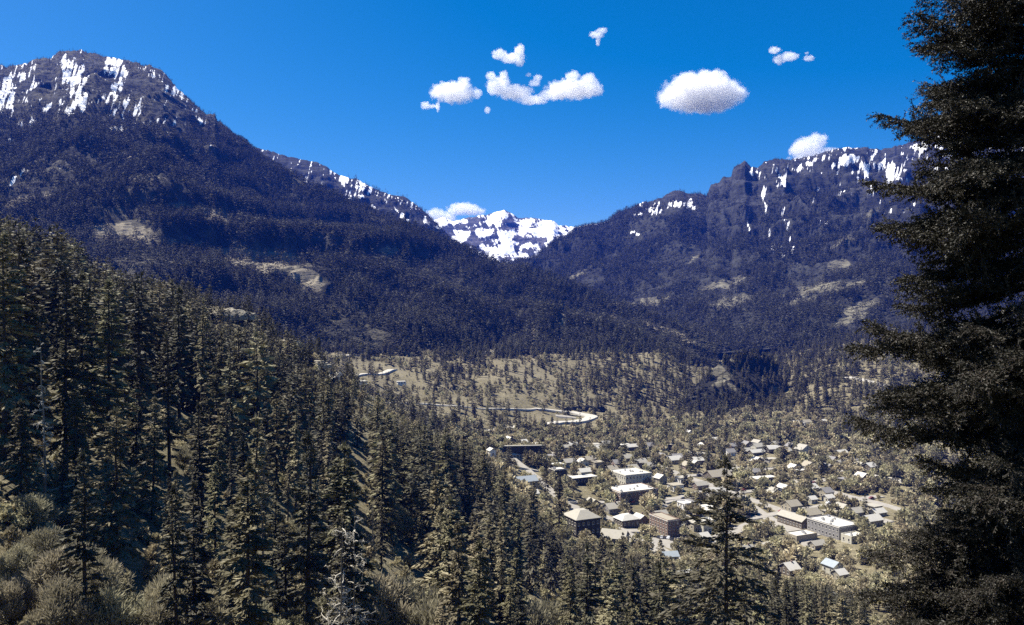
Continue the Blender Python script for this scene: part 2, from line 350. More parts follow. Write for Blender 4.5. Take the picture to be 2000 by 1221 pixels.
sD = [(1490,380,4,60,-12),(1475,345,5,20,-20),(1525,345,4,30,-25),(1540,450,5,60,-14),(1505,465,4,40,-12),(1530,500,5,30,-10),(1660,312,26,12,-8),(1640,322,20,7,0),(1690,330,8,20,-20),(1735,330,30,14,30),(1755,352,16,8,20),(1825,278,26,14,-10),(1850,285,20,16,0),(1790,290,14,5,20),(1700,370,6,14,10),(1645,380,12,4,-20),(1615,440,12,4,30),(1600,440,3,16,0),(1320,398,28,8,-8),(1280,408,22,14,-20),(1258,400,16,14,0),(1350,400,8,10,0),(1240,420,14,4,0),(1465,440,4,16,-15),(1560,330,14,5,-20),(1580,320,10,4,0),(1240,455,10,5,0)]
mountain('mountain_crag', [(930,580,3300),(1010,522,3400),(1050,497,3450),(1100,464,3500),(1140,446,3500),(1180,438,3500),(1205,418,3500),(1235,405,3500),(1260,393,3500),(1290,387,3500),(1312,377,3500),(1328,372,3500),(1345,379,3480),(1366,378,3450),(1380,383,3400),(1388,360,3400),(1405,358,3400),(1412,348,3400),(1428,347,3400),(1432,331,3400),(1440,321,3400),(1455,315,3400),(1466,325,3400),(1480,328,3400),(1492,315,3400),(1515,311,3400),(1560,309,3400),(1600,302,3400),(1632,293,3400),(1665,289,3400),(1690,288,3400),(1722,291,3400),(1765,283,3400),(1800,270,3400),(1835,262,3400),(1860,262,3400),(1900,268,3400),(2000,255,3400),(2200,250,3300),(2500,230,3200)],
  [(930,640,2400),(1200,655,2100),(1400,690,1650),(1700,665,1450),(2000,660,1350),(2500,660,1300)], 940, 300, 83, 200, 10, 1.10, mD,
  dict(snowk=0.95, snow=sD, tan=[(1415,555,60,10,-12),(1650,470,50,8,-25),(1700,420,30,8,-40),(1600,560,60,10,-10),(1560,590,60,8,-15),(1280,585,50,8,-6),(1240,595,60,8,0),(1430,590,60,14,-12),(1640,520,30,14,0),(1560,575,50,5,-8),(1355,505,22,5,-30),(1680,600,50,14,-20),(1660,625,50,10,-20),(1440,550,16,14,0),(1130,535,50,5,-25),(1650,560,60,9,-15)],
       rock_fn=lambda px, py, X, Y, Z: 0.5 * sstep(520, 380, py), cliff=0.9,
       snow_fn=lambda px, py, X, Y, Z: 0.36 * sstep(440, 290, py) * sstep(1450, 1600, px)))
mG = shade_mountain('gorge_rock', (0.05, 0.047, 0.038), (0.02, 0.019, 0.018), (0.26, 0.235, 0.165), 0.02, (0.045, 0.043, 0.038))
mountain('gorge_cliff', [(1330,790,1110),(1350,762,1120),(1372,738,1125),(1395,718,1130),(1420,704,1135),(1450,696,1140),(1490,697,1140),(1512,712,1130),(1530,745,1120),(1545,785,1110)],
  [(1330,805,1085),(1372,808,1075),(1420,815,1070),(1490,806,1070),(1545,805,1085)], 220, 120, 15, 62, 6, 1.0, mG,
  dict(tan=[(1400,722,22,14,-30),(1412,742,26,9,-40),(1440,700,40,5,-5),(1500,694,30,5,0),(1520,770,16,22,-30),(1545,750,18,12,-40),(1430,757,14,5,40)], rock_fn=lambda px, py, X, Y, Z: 0.45 + 0 * px, cliff=0.5), back=140)
# ------------------------------------------------------------------ air
def haze():
    mb = MB(); mb.box(-6500, 6500, -60, 7600, -420, 985)
    m = bpy.data.materials.new('haze'); m.use_nodes = True; t = m.node_tree
    t.nodes.remove(t.nodes['Principled BSDF']); v = t.nodes.new('ShaderNodeVolumePrincipled')
    v.inputs['Color'].default_value = (0.022, 0.125, 0.90, 1); v.inputs['Density'].default_value = 0.43e-4; v.inputs['Anisotropy'].default_value = 0.0
    t.links.new(v.outputs[0], t.nodes['Material Output'].inputs['Volume'])
    o = link('haze', mb.mesh('haze', m)); tag(o, kind='stuff'); o.display_type = 'WIRE'
haze()

# ------------------------------------------------------------------ tree kinds
def conifer_mesh(seed, h, r, nb, ns, size, base=0.10, gap=0.15, sparse=0.0):
    """crown of drooping boughs made of many needle sprays"""
    g = rng(seed)
    rel = base + (1 - base) * g.random(nb) ** 0.85; rel = np.sort(rel)
    az = np.cumsum(2.399 + g.normal(0, 0.5, nb)); z = rel * h
    lob = 1 + 0.22 * np.sin(az * 1 + seed) + 0.15 * np.sin(az * 2 + seed * 2.1)
    prof = (1 - rel) ** 0.72 * np.clip((rel - base) / 0.12 + 0.45, 0, 1)
    L = (r * prof * (0.45 + 0.75 * g.random(nb)) + 0.22) * lob
    L *= np.where(g.random(nb) < gap, 0.35, 1)
    el = 0.45 - 0.75 * (1 - rel) + g.normal(0, 0.12, nb)
    d = np.stack([np.cos(az) * np.cos(el), np.sin(az) * np.cos(el), np.sin(el)], -1)
    n = nb * ns; b = np.repeat(np.arange(nb), ns); s = g.random(n) ** 0.7 * 0.95 + 0.05
    dr = np.array([0, 0, -1.0]) * (0.25 * L[b] * s ** 2)[:, None]
    P = np.stack([0 * z, 0 * z, z], -1)[b] + d[b] * (L[b] * s)[:, None] + dr
    yaw = g.choice([-1, 1], n) * (0.25 + 0.9 * g.random(n)) * (1.1 - 0.6 * s); c, sn = np.cos(yaw), np.sin(yaw)
    D = np.stack([d[b, 0] * c - d[b, 1] * sn, d[b, 0] * sn + d[b, 1] * c, d[b, 2] - 0.15 - 0.35 * g.random(n)], -1); D = unit(D)
    ln = size * (0.55 + 0.7 * g.random(n)) * np.clip(L[b] / r * 1.3 + 0.25, 0.3, 1.1)
    N = unit(np.array([0, 0, 1.0]) + g.normal(0, 0.7, (n, 3)))
    P = P + g.normal(0, 0.10, (n, 3)) * size
    V, Q = kites(P, D, ln, ln * 0.17, N)
    # leader
    lv, lq = kites(np.array([[0, 0, h * 0.96]] * 4), unit(np.array([[.15, 0, 1], [-.15, .1, 1], [0, -.15, 1], [0, .1, 1.]])), np.full(4, h * 0.045 + 0.5), np.full(4, 0.16), unit(g.normal(0, 1, (4, 3))))
    V = np.concatenate([V, lv]); Q = np.concatenate([Q, lq + len(V) - len(lv)])
    return V, Q
def trunk_mesh(seed, h, rad, k=7, bend=0.02):
    g = rng(seed); z = np.linspace(-1.2, h * 0.97, 9)
    pts = np.stack([bend * h * np.cumsum(g.normal(0, 0.12, 9)), bend * h * np.cumsum(g.normal(0, 0.12, 9)), z], -1); pts[:, :2] -= pts[1, :2]
    rr = rad * (1 - np.clip(z, 0, h) / h) ** 0.8 + 0.02; rr[0] *= 1.35; rr[1] *= 1.1
    return tube(pts, rr, k)
def with_stubs(seed, h, rad, z0, z1, n, ln):
    """bare trunk with short dead branches"""
    g = rng(seed); mb = MB(); V, Q = trunk_mesh(seed, h, rad); mb.add(V, Q)
    for i in range(n):
        z = h * (z0 + (z1 - z0) * g.random()); a = g.random() * 6.28; l = ln * (0.3 + g.random()) * (1.15 - z / h)
        e = g.normal(-0.15, 0.25); dv = np.array([math.cos(a) * math.cos(e), math.sin(a) * math.cos(e), math.sin(e)])
        p0 = np.array([0, 0, z]); p1 = p0 + dv * l * 0.55 + [0, 0, -0.03 * l]; p2 = p0 + dv * l + [0, 0, -0.16 * l]
        V, Q = tube([p0, p1, p2], [0.045, 0.03, 0.012], 4); mb.add(V, Q)
    return mb
def leafy_mesh(seed, h, r, ncl, nl, size, base=0.22, up=1.0, wid=0.33):
    g = rng(seed); cc = []
    while len(cc) < ncl:
        p = g.uniform(-1, 1, 3)
        if np.linalg.norm(p) < 1 and np.linalg.norm(p) > 0.3: cc.append(p)
    cc = np.array(cc); zc = h * (base + 1) / 2; hz = h * (1 - base) / 2 * 0.86
    wz = np.where(cc[:, 2] < 0, 1.0, 1 - 0.35 * cc[:, 2])
    ctr = np.stack([cc[:, 0] * r * 0.82 * wz, cc[:, 1] * r * 0.82 * wz, zc + cc[:, 2] * hz], -1)
    n = ncl * nl; b = np.repeat(np.arange(ncl), nl); q = unit(g.normal(0, 1, (n, 3))) * (g.random(n) ** 0.45)[:, None]
    cr = r * (0.20 + 0.22 * g.random(ncl)); P = ctr[b] + q * cr[b][:, None] * np.array([1, 1, 0.8])
    D = unit(q + g.normal(0, 0.6, (n, 3)) + [0, 0, 0.5 * up]); N = unit(g.normal(0, 1, (n, 3)) + [0, 0, 0.6])
    ln = size * (0.5 + g.random(n)); V, Q = kites(P, D, ln, ln * wid, N)
    return V, Q, ctr
def limbs_mesh(seed, h, ctr, rad):
    g = rng(seed + 5); mb = MB(); fork = h * 0.2
    V, Q = tube([(0, 0, -1), (0.03 * h * g.normal(), 0, fork * 0.6), (0, 0, fork), (0, 0, h * 0.6)], [rad * 1.3, rad, rad * 0.85, rad * 0.3], 7); mb.add(V, Q)
    for i, c in enumerate(ctr):
        s = np.array([0, 0, fork * (0.8 + 1.4 * g.random())]); m = s + (c - s) * 0.5 + [0, 0, 0.05 * h]
        V, Q = tube([s, m, c], [rad * 0.4, rad * 0.22, rad * 0.06], 5); mb.add(V, Q)
    return mb

# ---- near conifer kinds (shared by every individual tree)
CON = []
for i, (h, r, nb, ns, sz, ba, gp) in enumerate([(24, 3.5, 135, 62, .80, .08, .16), (26, 2.9, 130, 60, 0.76, .16, .2), (22, 4.1, 130, 64, .82, .05, .16), (27, 2.4, 110, 58, 0.72, .30, .30),
                                               (20, 3.7, 120, 62, .8, .06, .18), (25, 3.3, 90, 66, .8, .22, .36), (14, 3.4, 120, 56, 0.66, .03, .12), (23, 2.4, 125, 54, .7, .12, .24)]):
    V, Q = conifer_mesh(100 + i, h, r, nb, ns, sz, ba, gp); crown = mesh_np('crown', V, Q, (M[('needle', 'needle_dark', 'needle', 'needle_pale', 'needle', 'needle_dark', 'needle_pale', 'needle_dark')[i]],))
    V, Q = trunk_mesh(100 + i, h, 0.010 * h + 0.05); trunk = mesh_np('trunk', V, Q, (M['bark'],), smooth=True)
    CON.append((crown, trunk, h, r))
BARE = []
for i in range(3):
    h = (24, 20, 26)[i]; mb = with_stubs(300 + i, h, 0.2, 0.25, 0.97, 60, 1.5); BARE.append((mb.mesh('trunk', M['greywood']), h))
BRO = []
for i, (h, r, nc, nl, sz) in enumerate([(11, 5.2, 40, 190, .42), (9, 4.2, 34, 190, .4), (13, 5.0, 44, 190, .42), (8, 4.6, 30, 190, .38)]):
    V, Q, ctr = leafy_mesh(400 + i, h, r, nc, int(nl * 1.5), sz * 1.7, .12, 2.2, .09); BRO.append((mesh_np('crown', V, Q, (M['leaf'],)), limbs_mesh(400 + i, h, ctr[:14], 0.22).mesh('trunk', M['bark'], True), h, r))
BROM = []
for i, (h, r, nc, nl, sz) in enumerate([(10, 5.0, 30, 60, .8), (12, 4.6, 30, 60, .8), (8, 4.4, 26, 60, .72), (11, 6.0, 34, 58, .85)]):
    V, Q, ctr = leafy_mesh(440 + i, h, r, nc, nl, sz); BROM.append((mesh_np('crown', V, Q, (M['leaf_far'],)), limbs_mesh(440 + i, h, ctr[:6], 0.25).mesh('trunk', M['bark'], True), h, r))
CONM = []
for i, (h, r, nb, ns, sz) in enumerate([(22, 3.4, 80, 12, 1.9), (24, 3.0, 80, 12, 1.8), (16, 3.0, 70, 11, 1.6), (12, 2.6, 60, 11, 1.3)]):
    V, Q = conifer_mesh(480 + i, h, r, nb, ns, sz, 0.05, 0.1); V2, Q2 = trunk_mesh(480 + i, h, 0.25, 5)
    CONM.append((mesh_np('crown', V, Q, (M['needle_dark'],)), mesh_np('trunk', V2, Q2, (M['bark'],)), h, r))
def far_proto(name, V, Q, m, V2=None, Q2=None):
    if V2 is not None:
        me = mesh_np(name, np.concatenate([V, V2]), [np.concatenate([Q, Q2 + len(V)])], (m, M['bark']), np.concatenate([np.zeros(len(Q)), np.ones(len(Q2))]))
    else: me = mesh_np(name, V, Q, (m,))
    return me
pc = bpy.data.collections.new('far_conifers'); pb = bpy.data.collections.new('far_broadleaves')
PROT = []
for i in range(4):                                  # 0-3: middle distance conifer
    h, r = (22, 19, 24, 13)[i], (2.9, 2.8, 2.5, 2.5)[i]
    V, Q = conifer_mesh(520 + i, h, r, 60, 11, 1.9, 0.06, 0.12); V2, Q2 = trunk_mesh(520 + i, h, 0.22, 5)
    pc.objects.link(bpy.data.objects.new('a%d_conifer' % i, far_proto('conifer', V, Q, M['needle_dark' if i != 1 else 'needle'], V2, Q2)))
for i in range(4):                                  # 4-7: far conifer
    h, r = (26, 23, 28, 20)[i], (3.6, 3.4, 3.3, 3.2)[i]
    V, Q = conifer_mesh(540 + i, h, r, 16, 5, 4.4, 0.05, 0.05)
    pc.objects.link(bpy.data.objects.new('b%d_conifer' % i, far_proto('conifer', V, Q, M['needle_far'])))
for i in range(4):
    h, r = (10, 8, 12, 6)[i], (4.6, 4.0, 4.6, 3.6)[i]
    V, Q, _ = leafy_mesh(560 + i, h, r, 16, 22, 1.5, 0.1); pb.objects.link(bpy.data.objects.new('a%d_broadleaf' % i, far_proto('broadleaf', V, Q, M['leaf_far'])))
def scatter(name, coll, P, scl, idx, seed):
    g = rng(seed); me = bpy.data.meshes.new(name); me.vertices.add(len(P)); me.vertices.foreach_set('co', np.asarray(P, np.float32).ravel())
    a = me.attributes.new('scl', 'FLOAT', 'POINT'); a.data.foreach_set('value', np.asarray(scl, np.float32))
    a = me.attributes.new('rot', 'FLOAT_VECTOR', 'POINT'); rv = np.zeros((len(P), 3), np.float32); rv[:, 2] = g.random(len(P)) * 6.28; rv[:, :2] = g.normal(0, 0.03, (len(P), 2)); a.data.foreach_set('vector', rv.ravel())
    a = me.attributes.new('idx', 'INT', 'POINT'); a.data.foreach_set('value', np.asarray(idx, np.int32)); me.update()
    o = link(name, me)
    gt = bpy.data.node_groups.new(name, 'GeometryNodeTree'); gt.interface.new_socket('Geometry', in_out='INPUT', socket_type='NodeSocketGeometry'); gt.interface.new_socket('Geometry', in_out='OUTPUT', socket_type='NodeSocketGeometry')
    N = gt.nodes.new; L = gt.links.new
    gi, go = N('NodeGroupInput'), N('NodeGroupOutput'); ip = N('GeometryNodeInstanceOnPoints'); ci = N('GeometryNodeCollectionInfo')
    ci.inputs['Collection'].default_value = coll; ci.inputs['Separate Children'].default_value = True; ci.inputs['Reset Children'].default_value = True
    def na(n, t): x = N('GeometryNodeInputNamedAttribute'); x.data_type = t; x.inputs['Name'].default_value = n; return x.outputs['Attribute']
    L(gi.outputs[0], ip.inputs['Points']); L(ci.outputs[0], ip.inputs['Instance']); ip.inputs['Pick Instance'].default_value = True
    L(na('idx', 'INT'), ip.inputs['Instance Index']); L(na('scl', 'FLOAT'), ip.inputs['Scale'])
    e2r = N('FunctionNodeEulerToRotation'); L(na('rot', 'FLOAT_VECTOR'), e2r.inputs[0]); L(e2r.outputs[0], ip.inputs['Rotation'])
    L(ip.outputs[0], go.inputs[0]); md = o.modifiers.new('trees', 'NODES'); md.node_group = gt
    tag(o, kind='stuff'); return o

# ------------------------------------------------------------------ where trees stand
FP, FS, FI = [], [], []                              # far conifers
BP, BS, BI = [], [], []                              # far broadleaves
def surf_points(name, n, seed, dens):
    X, Y, Z, pX, pY, at, nrow = MOUNT[name]; g = rng(seed)
    X, Y, Z, pX, pY = [a[:nrow + 1] for a in (X, Y, Z, pX, pY)]
    A = np.stack([X, Y, Z], -1); e1 = A[1:, :-1] - A[:-1, :-1]; e2 = A[:-1, 1:] - A[:-1, :-1]
    ar = np.abs(e1[..., 0] * e2[..., 1] - e1[..., 1] * e2[..., 0])
    w = ar * dens(pX, pY, X, Y, Z, {k: v[:nrow + 1] for k, v in at.items()})[:-1, :-1]
    vis = (pX[:-1, :-1] > -60) & (pX[:-1, :-1] < 2060); w = w * vis; w = w.ravel() / w.sum()
    k = g.choice(len(w), n, p=w); i, j = np.divmod(k, X.shape[1] - 1); a, b = g.random(n), g.random(n)
    P = A[i, j] + e1[i, j] * a[:, None] + e2[i, j] * b[:, None]
    return P, g
def densA(px, py, X, Y, Z, at):
    d = (0.25 + sstep(0.30, 0.55, fbm(X / 120, Y / 120, 61, 5))) * (1 - 0.86 * sstep(0.25, 0.5, at['tan'])) * (1 - 0.97 * sstep(0.3, 0.55, at['snow']))
    return d * (0.18 + 0.82 * sstep(165, 300, py)) * (1 - 0.9 * blob(px, py, [(800, 515, 110, 28, 15)]))
P, g = surf_points('mountain', 52000, 1, densA)
FP.append(P); FS.append((0.55 + 0.5 * g.random(len(P))) * (0.45 + .55 * sstep(620, 320, P[:, 2]))); FI.append(4 + g.integers(0, 4, len(P)))
def densD(px, py, X, Y, Z, at):
    d = (0.2 + sstep(0.34, 0.56, fbm(X / 130, Y / 130, 65, 5))) * (1 - 0.85 * sstep(0.35, 0.6, at['tan'])) * (1 - 0.97 * sstep(0.3, 0.55, at['snow']))
    return d * (0.12 + 0.88 * sstep(330, 470, py))
P, g = surf_points('gorge_cliff', 420, 6, lambda px, py, X, Y, Z, at: (sstep(725, 700, py) + .12) * (1 - .9 * sstep(.3, .6, at['tan'])))
FP.append(P); FS.append(0.35 + 0.4 * g.random(len(P))); FI.append(g.integers(0, 4, len(P)))
P, g = surf_points('mountain_crag', 42000, 2, densD)
FP.append(P); FS.append((0.5 + 0.5 * g.random(len(P))) * (0.55 + .45 * sstep(600, 300, P[:, 2]))); FI.append(4 + g.integers(0, 4, len(P)))
P, g = surf_points('mountain_ridge', 7000, 3, lambda px, py, X, Y, Z, at: (0.2 + sstep(0.4, 0.55, fbm(X / 150, Y / 150, 67, 4))) * sstep(330, 420, py) * (1 - 0.95 * sstep(0.3, 0.55, at['snow'])))
FP.append(P); FS.append(0.5 + 0.4 * g.random(len(P))); FI.append(4 + g.integers(0, 4, len(P)))
# the valley and its sides, on the ground sheet
def ground_points(n, seed, y0, y1, dens, xlim=(-80, 2080)):
    g = rng(seed); out = []
    m = n * 8; u = g.uniform(xlim[0], xlim[1], m); Y = np.sqrt(g.uniform(y0 ** 2, y1 ** 2, m))
    X = (u - 1000) / F * Y; d = dens(u, Y, X); keep = g.random(m) < d
    u, Y, X = u[keep][:n], Y[keep][:n], X[keep][:n]
    return np.stack([X, Y, ground_z(u, Y)], -1), u, g
def clear_ok(P, blockers):
    ok = np.ones(len(P), bool)
    for (x, y, r) in blockers: ok &= (P[:, 0] - x) ** 2 + (P[:, 1] - y) ** 2 > r * r
    return ok
BLOCK = []                                           # (x, y, radius) kept free of trees: buildings, roads

# ------------------------------------------------------------------ roads
M['road'] = mat('pale_road', (0.40, 0.375, 0.32), 0.95, 0.2, 0.18)
M['asphalt'] = mat('pale_asphalt', (0.27, 0.25, 0.215), 0.95, 0.25, 0.2)  # asphalt in its own pale grey-tan, mottled by noise
def road(name, pix, width, m, lift=0.6, ymin=300, smooth_=True):
    p = np.array([hit(a, b, ymin) for a, b in pix])
    s = np.concatenate([[0], np.cumsum(np.linalg.norm(np.diff(p[:, :2], axis=0), axis=1))]); n = max(8, int(s[-1] / 5))
    q = np.stack([np.interp(np.linspace(0, s[-1], n), s, p[:, k]) for k in range(3)], -1)
    for _ in range(3 if smooth_ else 0): q[1:-1] = (q[:-2] + 2 * q[1:-1] + q[2:]) / 4
    d = np.gradient(q[:, :2], axis=0); d /= np.linalg.norm(d, axis=1, keepdims=True); nn = np.stack([-d[:, 1], d[:, 0]], -1)
    z = ground_z(1000 + q[:, 0] / q[:, 1] * F, q[:, 1])
    for _ in range(4): z[1:-1] = np.maximum(z[1:-1], (z[:-2] + z[2:]) / 2)
    z = z + lift; V = []
    offs = [(-width / 2 - 1.2, -2.0), (-width / 2, 0), (width / 2, 0), (width / 2 + 1.2, -2.0)]
    for o, dz in offs: V.append(np.concatenate([q[:, :2] + nn * o, (z + dz)[:, None]], 1))
    V = np.stack(V, 1).reshape(-1, 3); o = link(name, mesh_np(name, V, gridfaces(n, 4), (m,))); tag(o, kind='structure')
    for a in q[::1]: BLOCK.append((a[0], a[1], width * 0.5 + 2.5))
road('road', [(1045,800),(1070,802),(1110,806),(1143,811),(1160,816),(1150,822),(1110,826),(1065,830),(1020,834),(985,838),(950,842),(905,849)], 14, M['road'], 0.9)
road('road', [(1085,813),(1105,816),(1125,817)], 15, M['asphalt'], 0.3)
for q_ in ((1050,815),(1080,822),(1110,826),(1140,826)):
    p_ = hit(*q_, 300); BLOCK.append((p_[0], p_[1], 24)); BLOCK.append((p_[0] * .96, p_[1] * .96, 24))
road('road', [(712,780),(760,784),(800,788),(860,793),(920,797),(985,800),(1045,800)], 6, M['road'])
road('road', [(640,743),(690,734),(770,722)], 9, M['road'])
road('road', [(655,697),(690,694),(735,703)], 16, M['road'])
road('road', [(1440,894),(1500,898),(1560,902),(1590,910),(1640,920),(1700,930),(1770,942)], 6, M['road'])
road('road', [(1650,737),(1690,745),(1735,753)], 7, M['road'])
road('path', [(905,690),(960,688),(1040,686)], 4, M['road'])
road('street', [(1200,1036),(1240,1056),(1275,1072),(1312,1096)], 12, M['asphalt'], 0.7, 380)
road('car_park', [(1270,1062),(1300,1066),(1345,1068)], 24, M['asphalt'], 0.5, 380)
road('street', [(1380,1060),(1480,1020),(1580,1040)], 9, M['asphalt'], 0.5, 380)
road('street', [(1100,985),(1160,1005),(1230,1030)], 7, M['asphalt'], 0.5, 380)
road('street', [(1290,985),(1380,960),(1460,985),(1600,1075)], 8, M['asphalt'], 0.5, 380)

# ------------------------------------------------------------------ town
WM = {k: mat('wall_' + k, c, 0.9, 0.8, 0.16) for k, c in dict(tan=(0.34, 0.30, 0.22), cream=(0.50, 0.47, 0.38), brown=(0.13, 0.105, 0.08), brick=(0.20, 0.14, 0.11), white=(0.72, 0.70, 0.66), grey=(0.24, 0.23, 0.22), dark=(0.055, 0.048, 0.042), blue=(0.16, 0.19, 0.28)).items()}
RM = {k: mat('roof_' + k, c, 0.8, 0.7, 0.14) for k, c in dict(white=(0.46, 0.44, 0.385), tan=(0.28, 0.25, 0.19), pale=(0.31, 0.29, 0.24), grey=(0.20, 0.19, 0.18), blue=(0.27, 0.30, 0.32), dark=(0.07, 0.065, 0.06)).items()}
M['glass'] = mat('dark_glass', (0.02, 0.022, 0.026), 0.15, spec=0.5)
M['trim'] = mat('pale_trim', (0.6, 0.57, 0.5), 0.8)
M['metal'] = mat('grey_metal', (0.35, 0.35, 0.35), 0.5, metal=0.5)
def win_mesh(w, h):
    mb = MB(); mb.box(-w / 2, w / 2, -0.06, 0.02, 0, h); n1 = 6
    mb.box(-w / 2 + .12, w / 2 - .12, -0.09, -0.02, .12, h - .12); mb.box(-w / 2 - .1, w / 2 + .1, -0.16, 0.02, -0.14, -0.003)
    me = mb.mesh('window', M['trim']); me.materials.append(M['glass']); me.polygons.foreach_set('material_index', np.array([0] * 6 + [1] * 6 + [0] * 6, np.int32)); return me
WIN = win_mesh(1.15, 1.75)
def _door():
    mb = MB(); mb.box(-.62, .62, -0.07, 0.02, 0, 2.25); mb.box(-.45, .45, -0.10, -0.02, 0.05, 2.1)
    me = mb.mesh('door', M['trim']); me.materials.append(WM['dark']); me.polygons.foreach_set('material_index', np.array([0] * 6 + [1] * 6, np.int32)); return me
DOOR = _door()
BLD = []
def building(name, label, px, py, W_, D_, H_, roof, wall='tan', rmat='white', yaw=25, storeys=None, group=None, ymin=380, chim=False, cat='house', win=True, pos=None):
    c = hit(px, py, ymin) if pos is None else pos; ca, sa = math.cos(R(yaw)), math.sin(R(yaw))
    ctr = c + np.array([W_ / 2 * ca - D_ / 2 * sa, W_ / 2 * sa + D_ / 2 * ca, 0])
    e = empty(name, (c[0], c[1], c[2]), R(yaw)); tag(e, label, cat, group or 'buildings of the mountain town')
    BLD.append((px, py, name)); rr = 0.5 * math.hypot(W_, D_); st = min(W_, D_) / 2 + 1.5
    nseg = max(1, int(max(W_, D_) / min(W_, D_) + 0.5))
    for k in range(nseg):
        f = (k + 0.5) / nseg
        x, y = (W_ * f, D_ / 2) if W_ >= D_ else (W_ / 2, D_ * f)
        BLOCK.append((c[0] + x * ca - y * sa, c[1] + x * sa + y * ca, st + 2.5))
    # sight line to the corner stays clear of tall trees
    dirv = -c[:2] / np.linalg.norm(c[:2])
    for s in ((5, 10, 15, 20, 26) if pos is None else ()):
        q = ctr[:2] + dirv * (rr * 0.4 + s); BLOCK.append((q[0], q[1], rr * 0.55))
    mb = MB(); mb.box(0, W_, 0, D_, -5, H_); ov = 0.5; wv = mb
    rb = MB()
    if roof == 'flat':
        pr = 0.7; t_ = 0.35
        for (x0, x1, y0, y1) in ((0, W_, 0, t_), (0, W_, D_ - t_, D_), (0, t_, t_, D_ - t_), (W_ - t_, W_, t_, D_ - t_)): wv.box(x0, x1, y0, y1, H_ + .004, H_ + pr)
        rb.box(t_ + .005, W_ - t_ - .005, t_ + .005, D_ - t_ - .005, H_ + .01, H_ + 0.18)
    elif roof == 'low':
        rb.box(-ov, W_ + ov, -ov, D_ + ov, H_ + .004, H_ + 0.4)
    elif roof in ('gx', 'gy'):
        pit = 0.62
        if roof == 'gx':
            rh = D_ / 2 * pit; V = [(0, 0, H_), (0, D_, H_), (0, D_ / 2, H_ + rh), (W_, 0, H_), (W_, D_, H_), (W_, D_ / 2, H_ + rh)]
            wv.add(V, None, [(0, 2, 1), (3, 4, 5)])
            for sgn in (0, 1):
                y0 = -ov if sgn == 0 else D_ + ov; z0 = H_ - ov * pit
                P = np.array([(-ov, y0, z0), (W_ + ov, y0, z0), (W_ + ov, D_ / 2, H_ + rh), (-ov, D_ / 2, H_ + rh)])
                rb.add(np.concatenate([P + [0, 0, .03], P + [0, 0, .28]]), [(0, 1, 2, 3), (4, 5, 6, 7), (0, 1, 5, 4), (1, 2, 6, 5), (2, 3, 7, 6), (3, 0, 4, 7)])
        else:
            rh = W_ / 2 * pit; V = [(0, 0, H_), (W_, 0, H_), (W_ / 2, 0, H_ + rh), (0, D_, H_), (W_, D_, H_), (W_ / 2, D_, H_ + rh)]
            wv.add(V, None, [(0, 1, 2), (3, 5, 4)])
            for sgn in (0, 1):
                x0 = -ov if sgn == 0 else W_ + ov; z0 = H_ - ov * pit
                P = np.array([(x0, -ov, z0), (x0, D_ + ov, z0), (W_ / 2, D_ + ov, H_ + rh), (W_ / 2, -ov, H_ + rh)])
                rb.add(np.concatenate([P + [0, 0, .03], P + [0, 0, .28]]), [(0, 1, 2, 3), (4, 5, 6, 7), (0, 1, 5, 4), (1, 2, 6, 5), (2, 3, 7, 6), (3, 0, 4, 7)])
    elif roof == 'hip':
        rh = min(W_, D_) * 0.24; i = min(W_, D_) * 0.36
        a = np.array([(-ov, -ov, H_), (W_ + ov, -ov, H_), (W_ + ov, D_ + ov, H_), (-ov, D_ + ov, H_)]); b = np.array([(i, i, H_ + rh), (W_ - i, i, H_ + rh), (W_ - i, D_ - i, H_ + rh), (i, D_ - i, H_ + rh)])
        a[:, 2] += 0.02; b[:, 2] += .02; lo = a - [0, 0, .3] * 1 + [0, 0, 0.3]
        rb.add(np.concatenate([a, a + [0, 0, .25], b + [0, 0, .25]]), [(0, 1, 5, 4), (1, 2, 6, 5), (2, 3, 7, 6), (3, 0, 4, 7), (4, 5, 9, 8), (5, 6, 10, 9), (6, 7, 11, 10), (7, 4, 8, 11), (8, 9, 10, 11), (3, 2, 1, 0)])
    link('wall', mb.mesh('wall', WM[wall]), e); ro = link('roof', rb.mesh('roof', RM[rmat]), e)
    if roof == 'flat' and W_ > 9:
        g = rng(int(px * 7 + py))
        for k in range(int(min(7, 1 + W_ * D_ / 70))):
            x, y = g.uniform(1.5, W_ - 3), g.uniform(1.5, D_ - 3); s = g.uniform(.7, 1.5); u = MB(); u.box(x, x + s, y, y + s * 1.2, H_ + .185, H_ + .19 + g.uniform(.5, 1.1)); u.box(x + s * .3, x + s * .6, y + s * .3, y + s * .6, H_ + .19, H_ + 1.7)
            link('roof_vent', u.mesh('roof_vent', M['metal']), e)
    if chim:
        u = MB(); zc = H_ + min(W_, D_) * 0.31; u.box(W_ * .62, W_ * .62 + .8, D_ * .42, D_ * .42 + .8, H_, zc + 1.1); u.box(W_ * .62 - .08, W_ * .62 + .88, D_ * .42 - .08, D_ * .42 + .88, zc + 1.104, zc + 1.25)
        link('chimney', u.mesh('chimney', WM['brick']), ro)
    if win:
        ns = storeys or max(1, int(H_ / 3.0)); sh = H_ / ns
        for k in range(ns):
            z = k * sh + sh * 0.30; s = min(1.0, sh * 0.55 / 1.75)
            for face, ln in ((0, W_), (1, D_)):
                n = max(1, int(ln / 2.7)); n = min(n, 9)
                for j in range(n):
                    t = (j + 0.5) / n * ln
                    if k == 0 and face == 0 and j == n // 2:
                        o = link('door', DOOR, e); o.location = (t, 0, 0.1); continue
                    o = link('window', WIN, e); o.scale = (1, 1, s)
                    if face == 0: o.location = (t, 0, z)
                    else: o.location = (0, t, z); o.rotation_euler = (0, 0, R(-90))
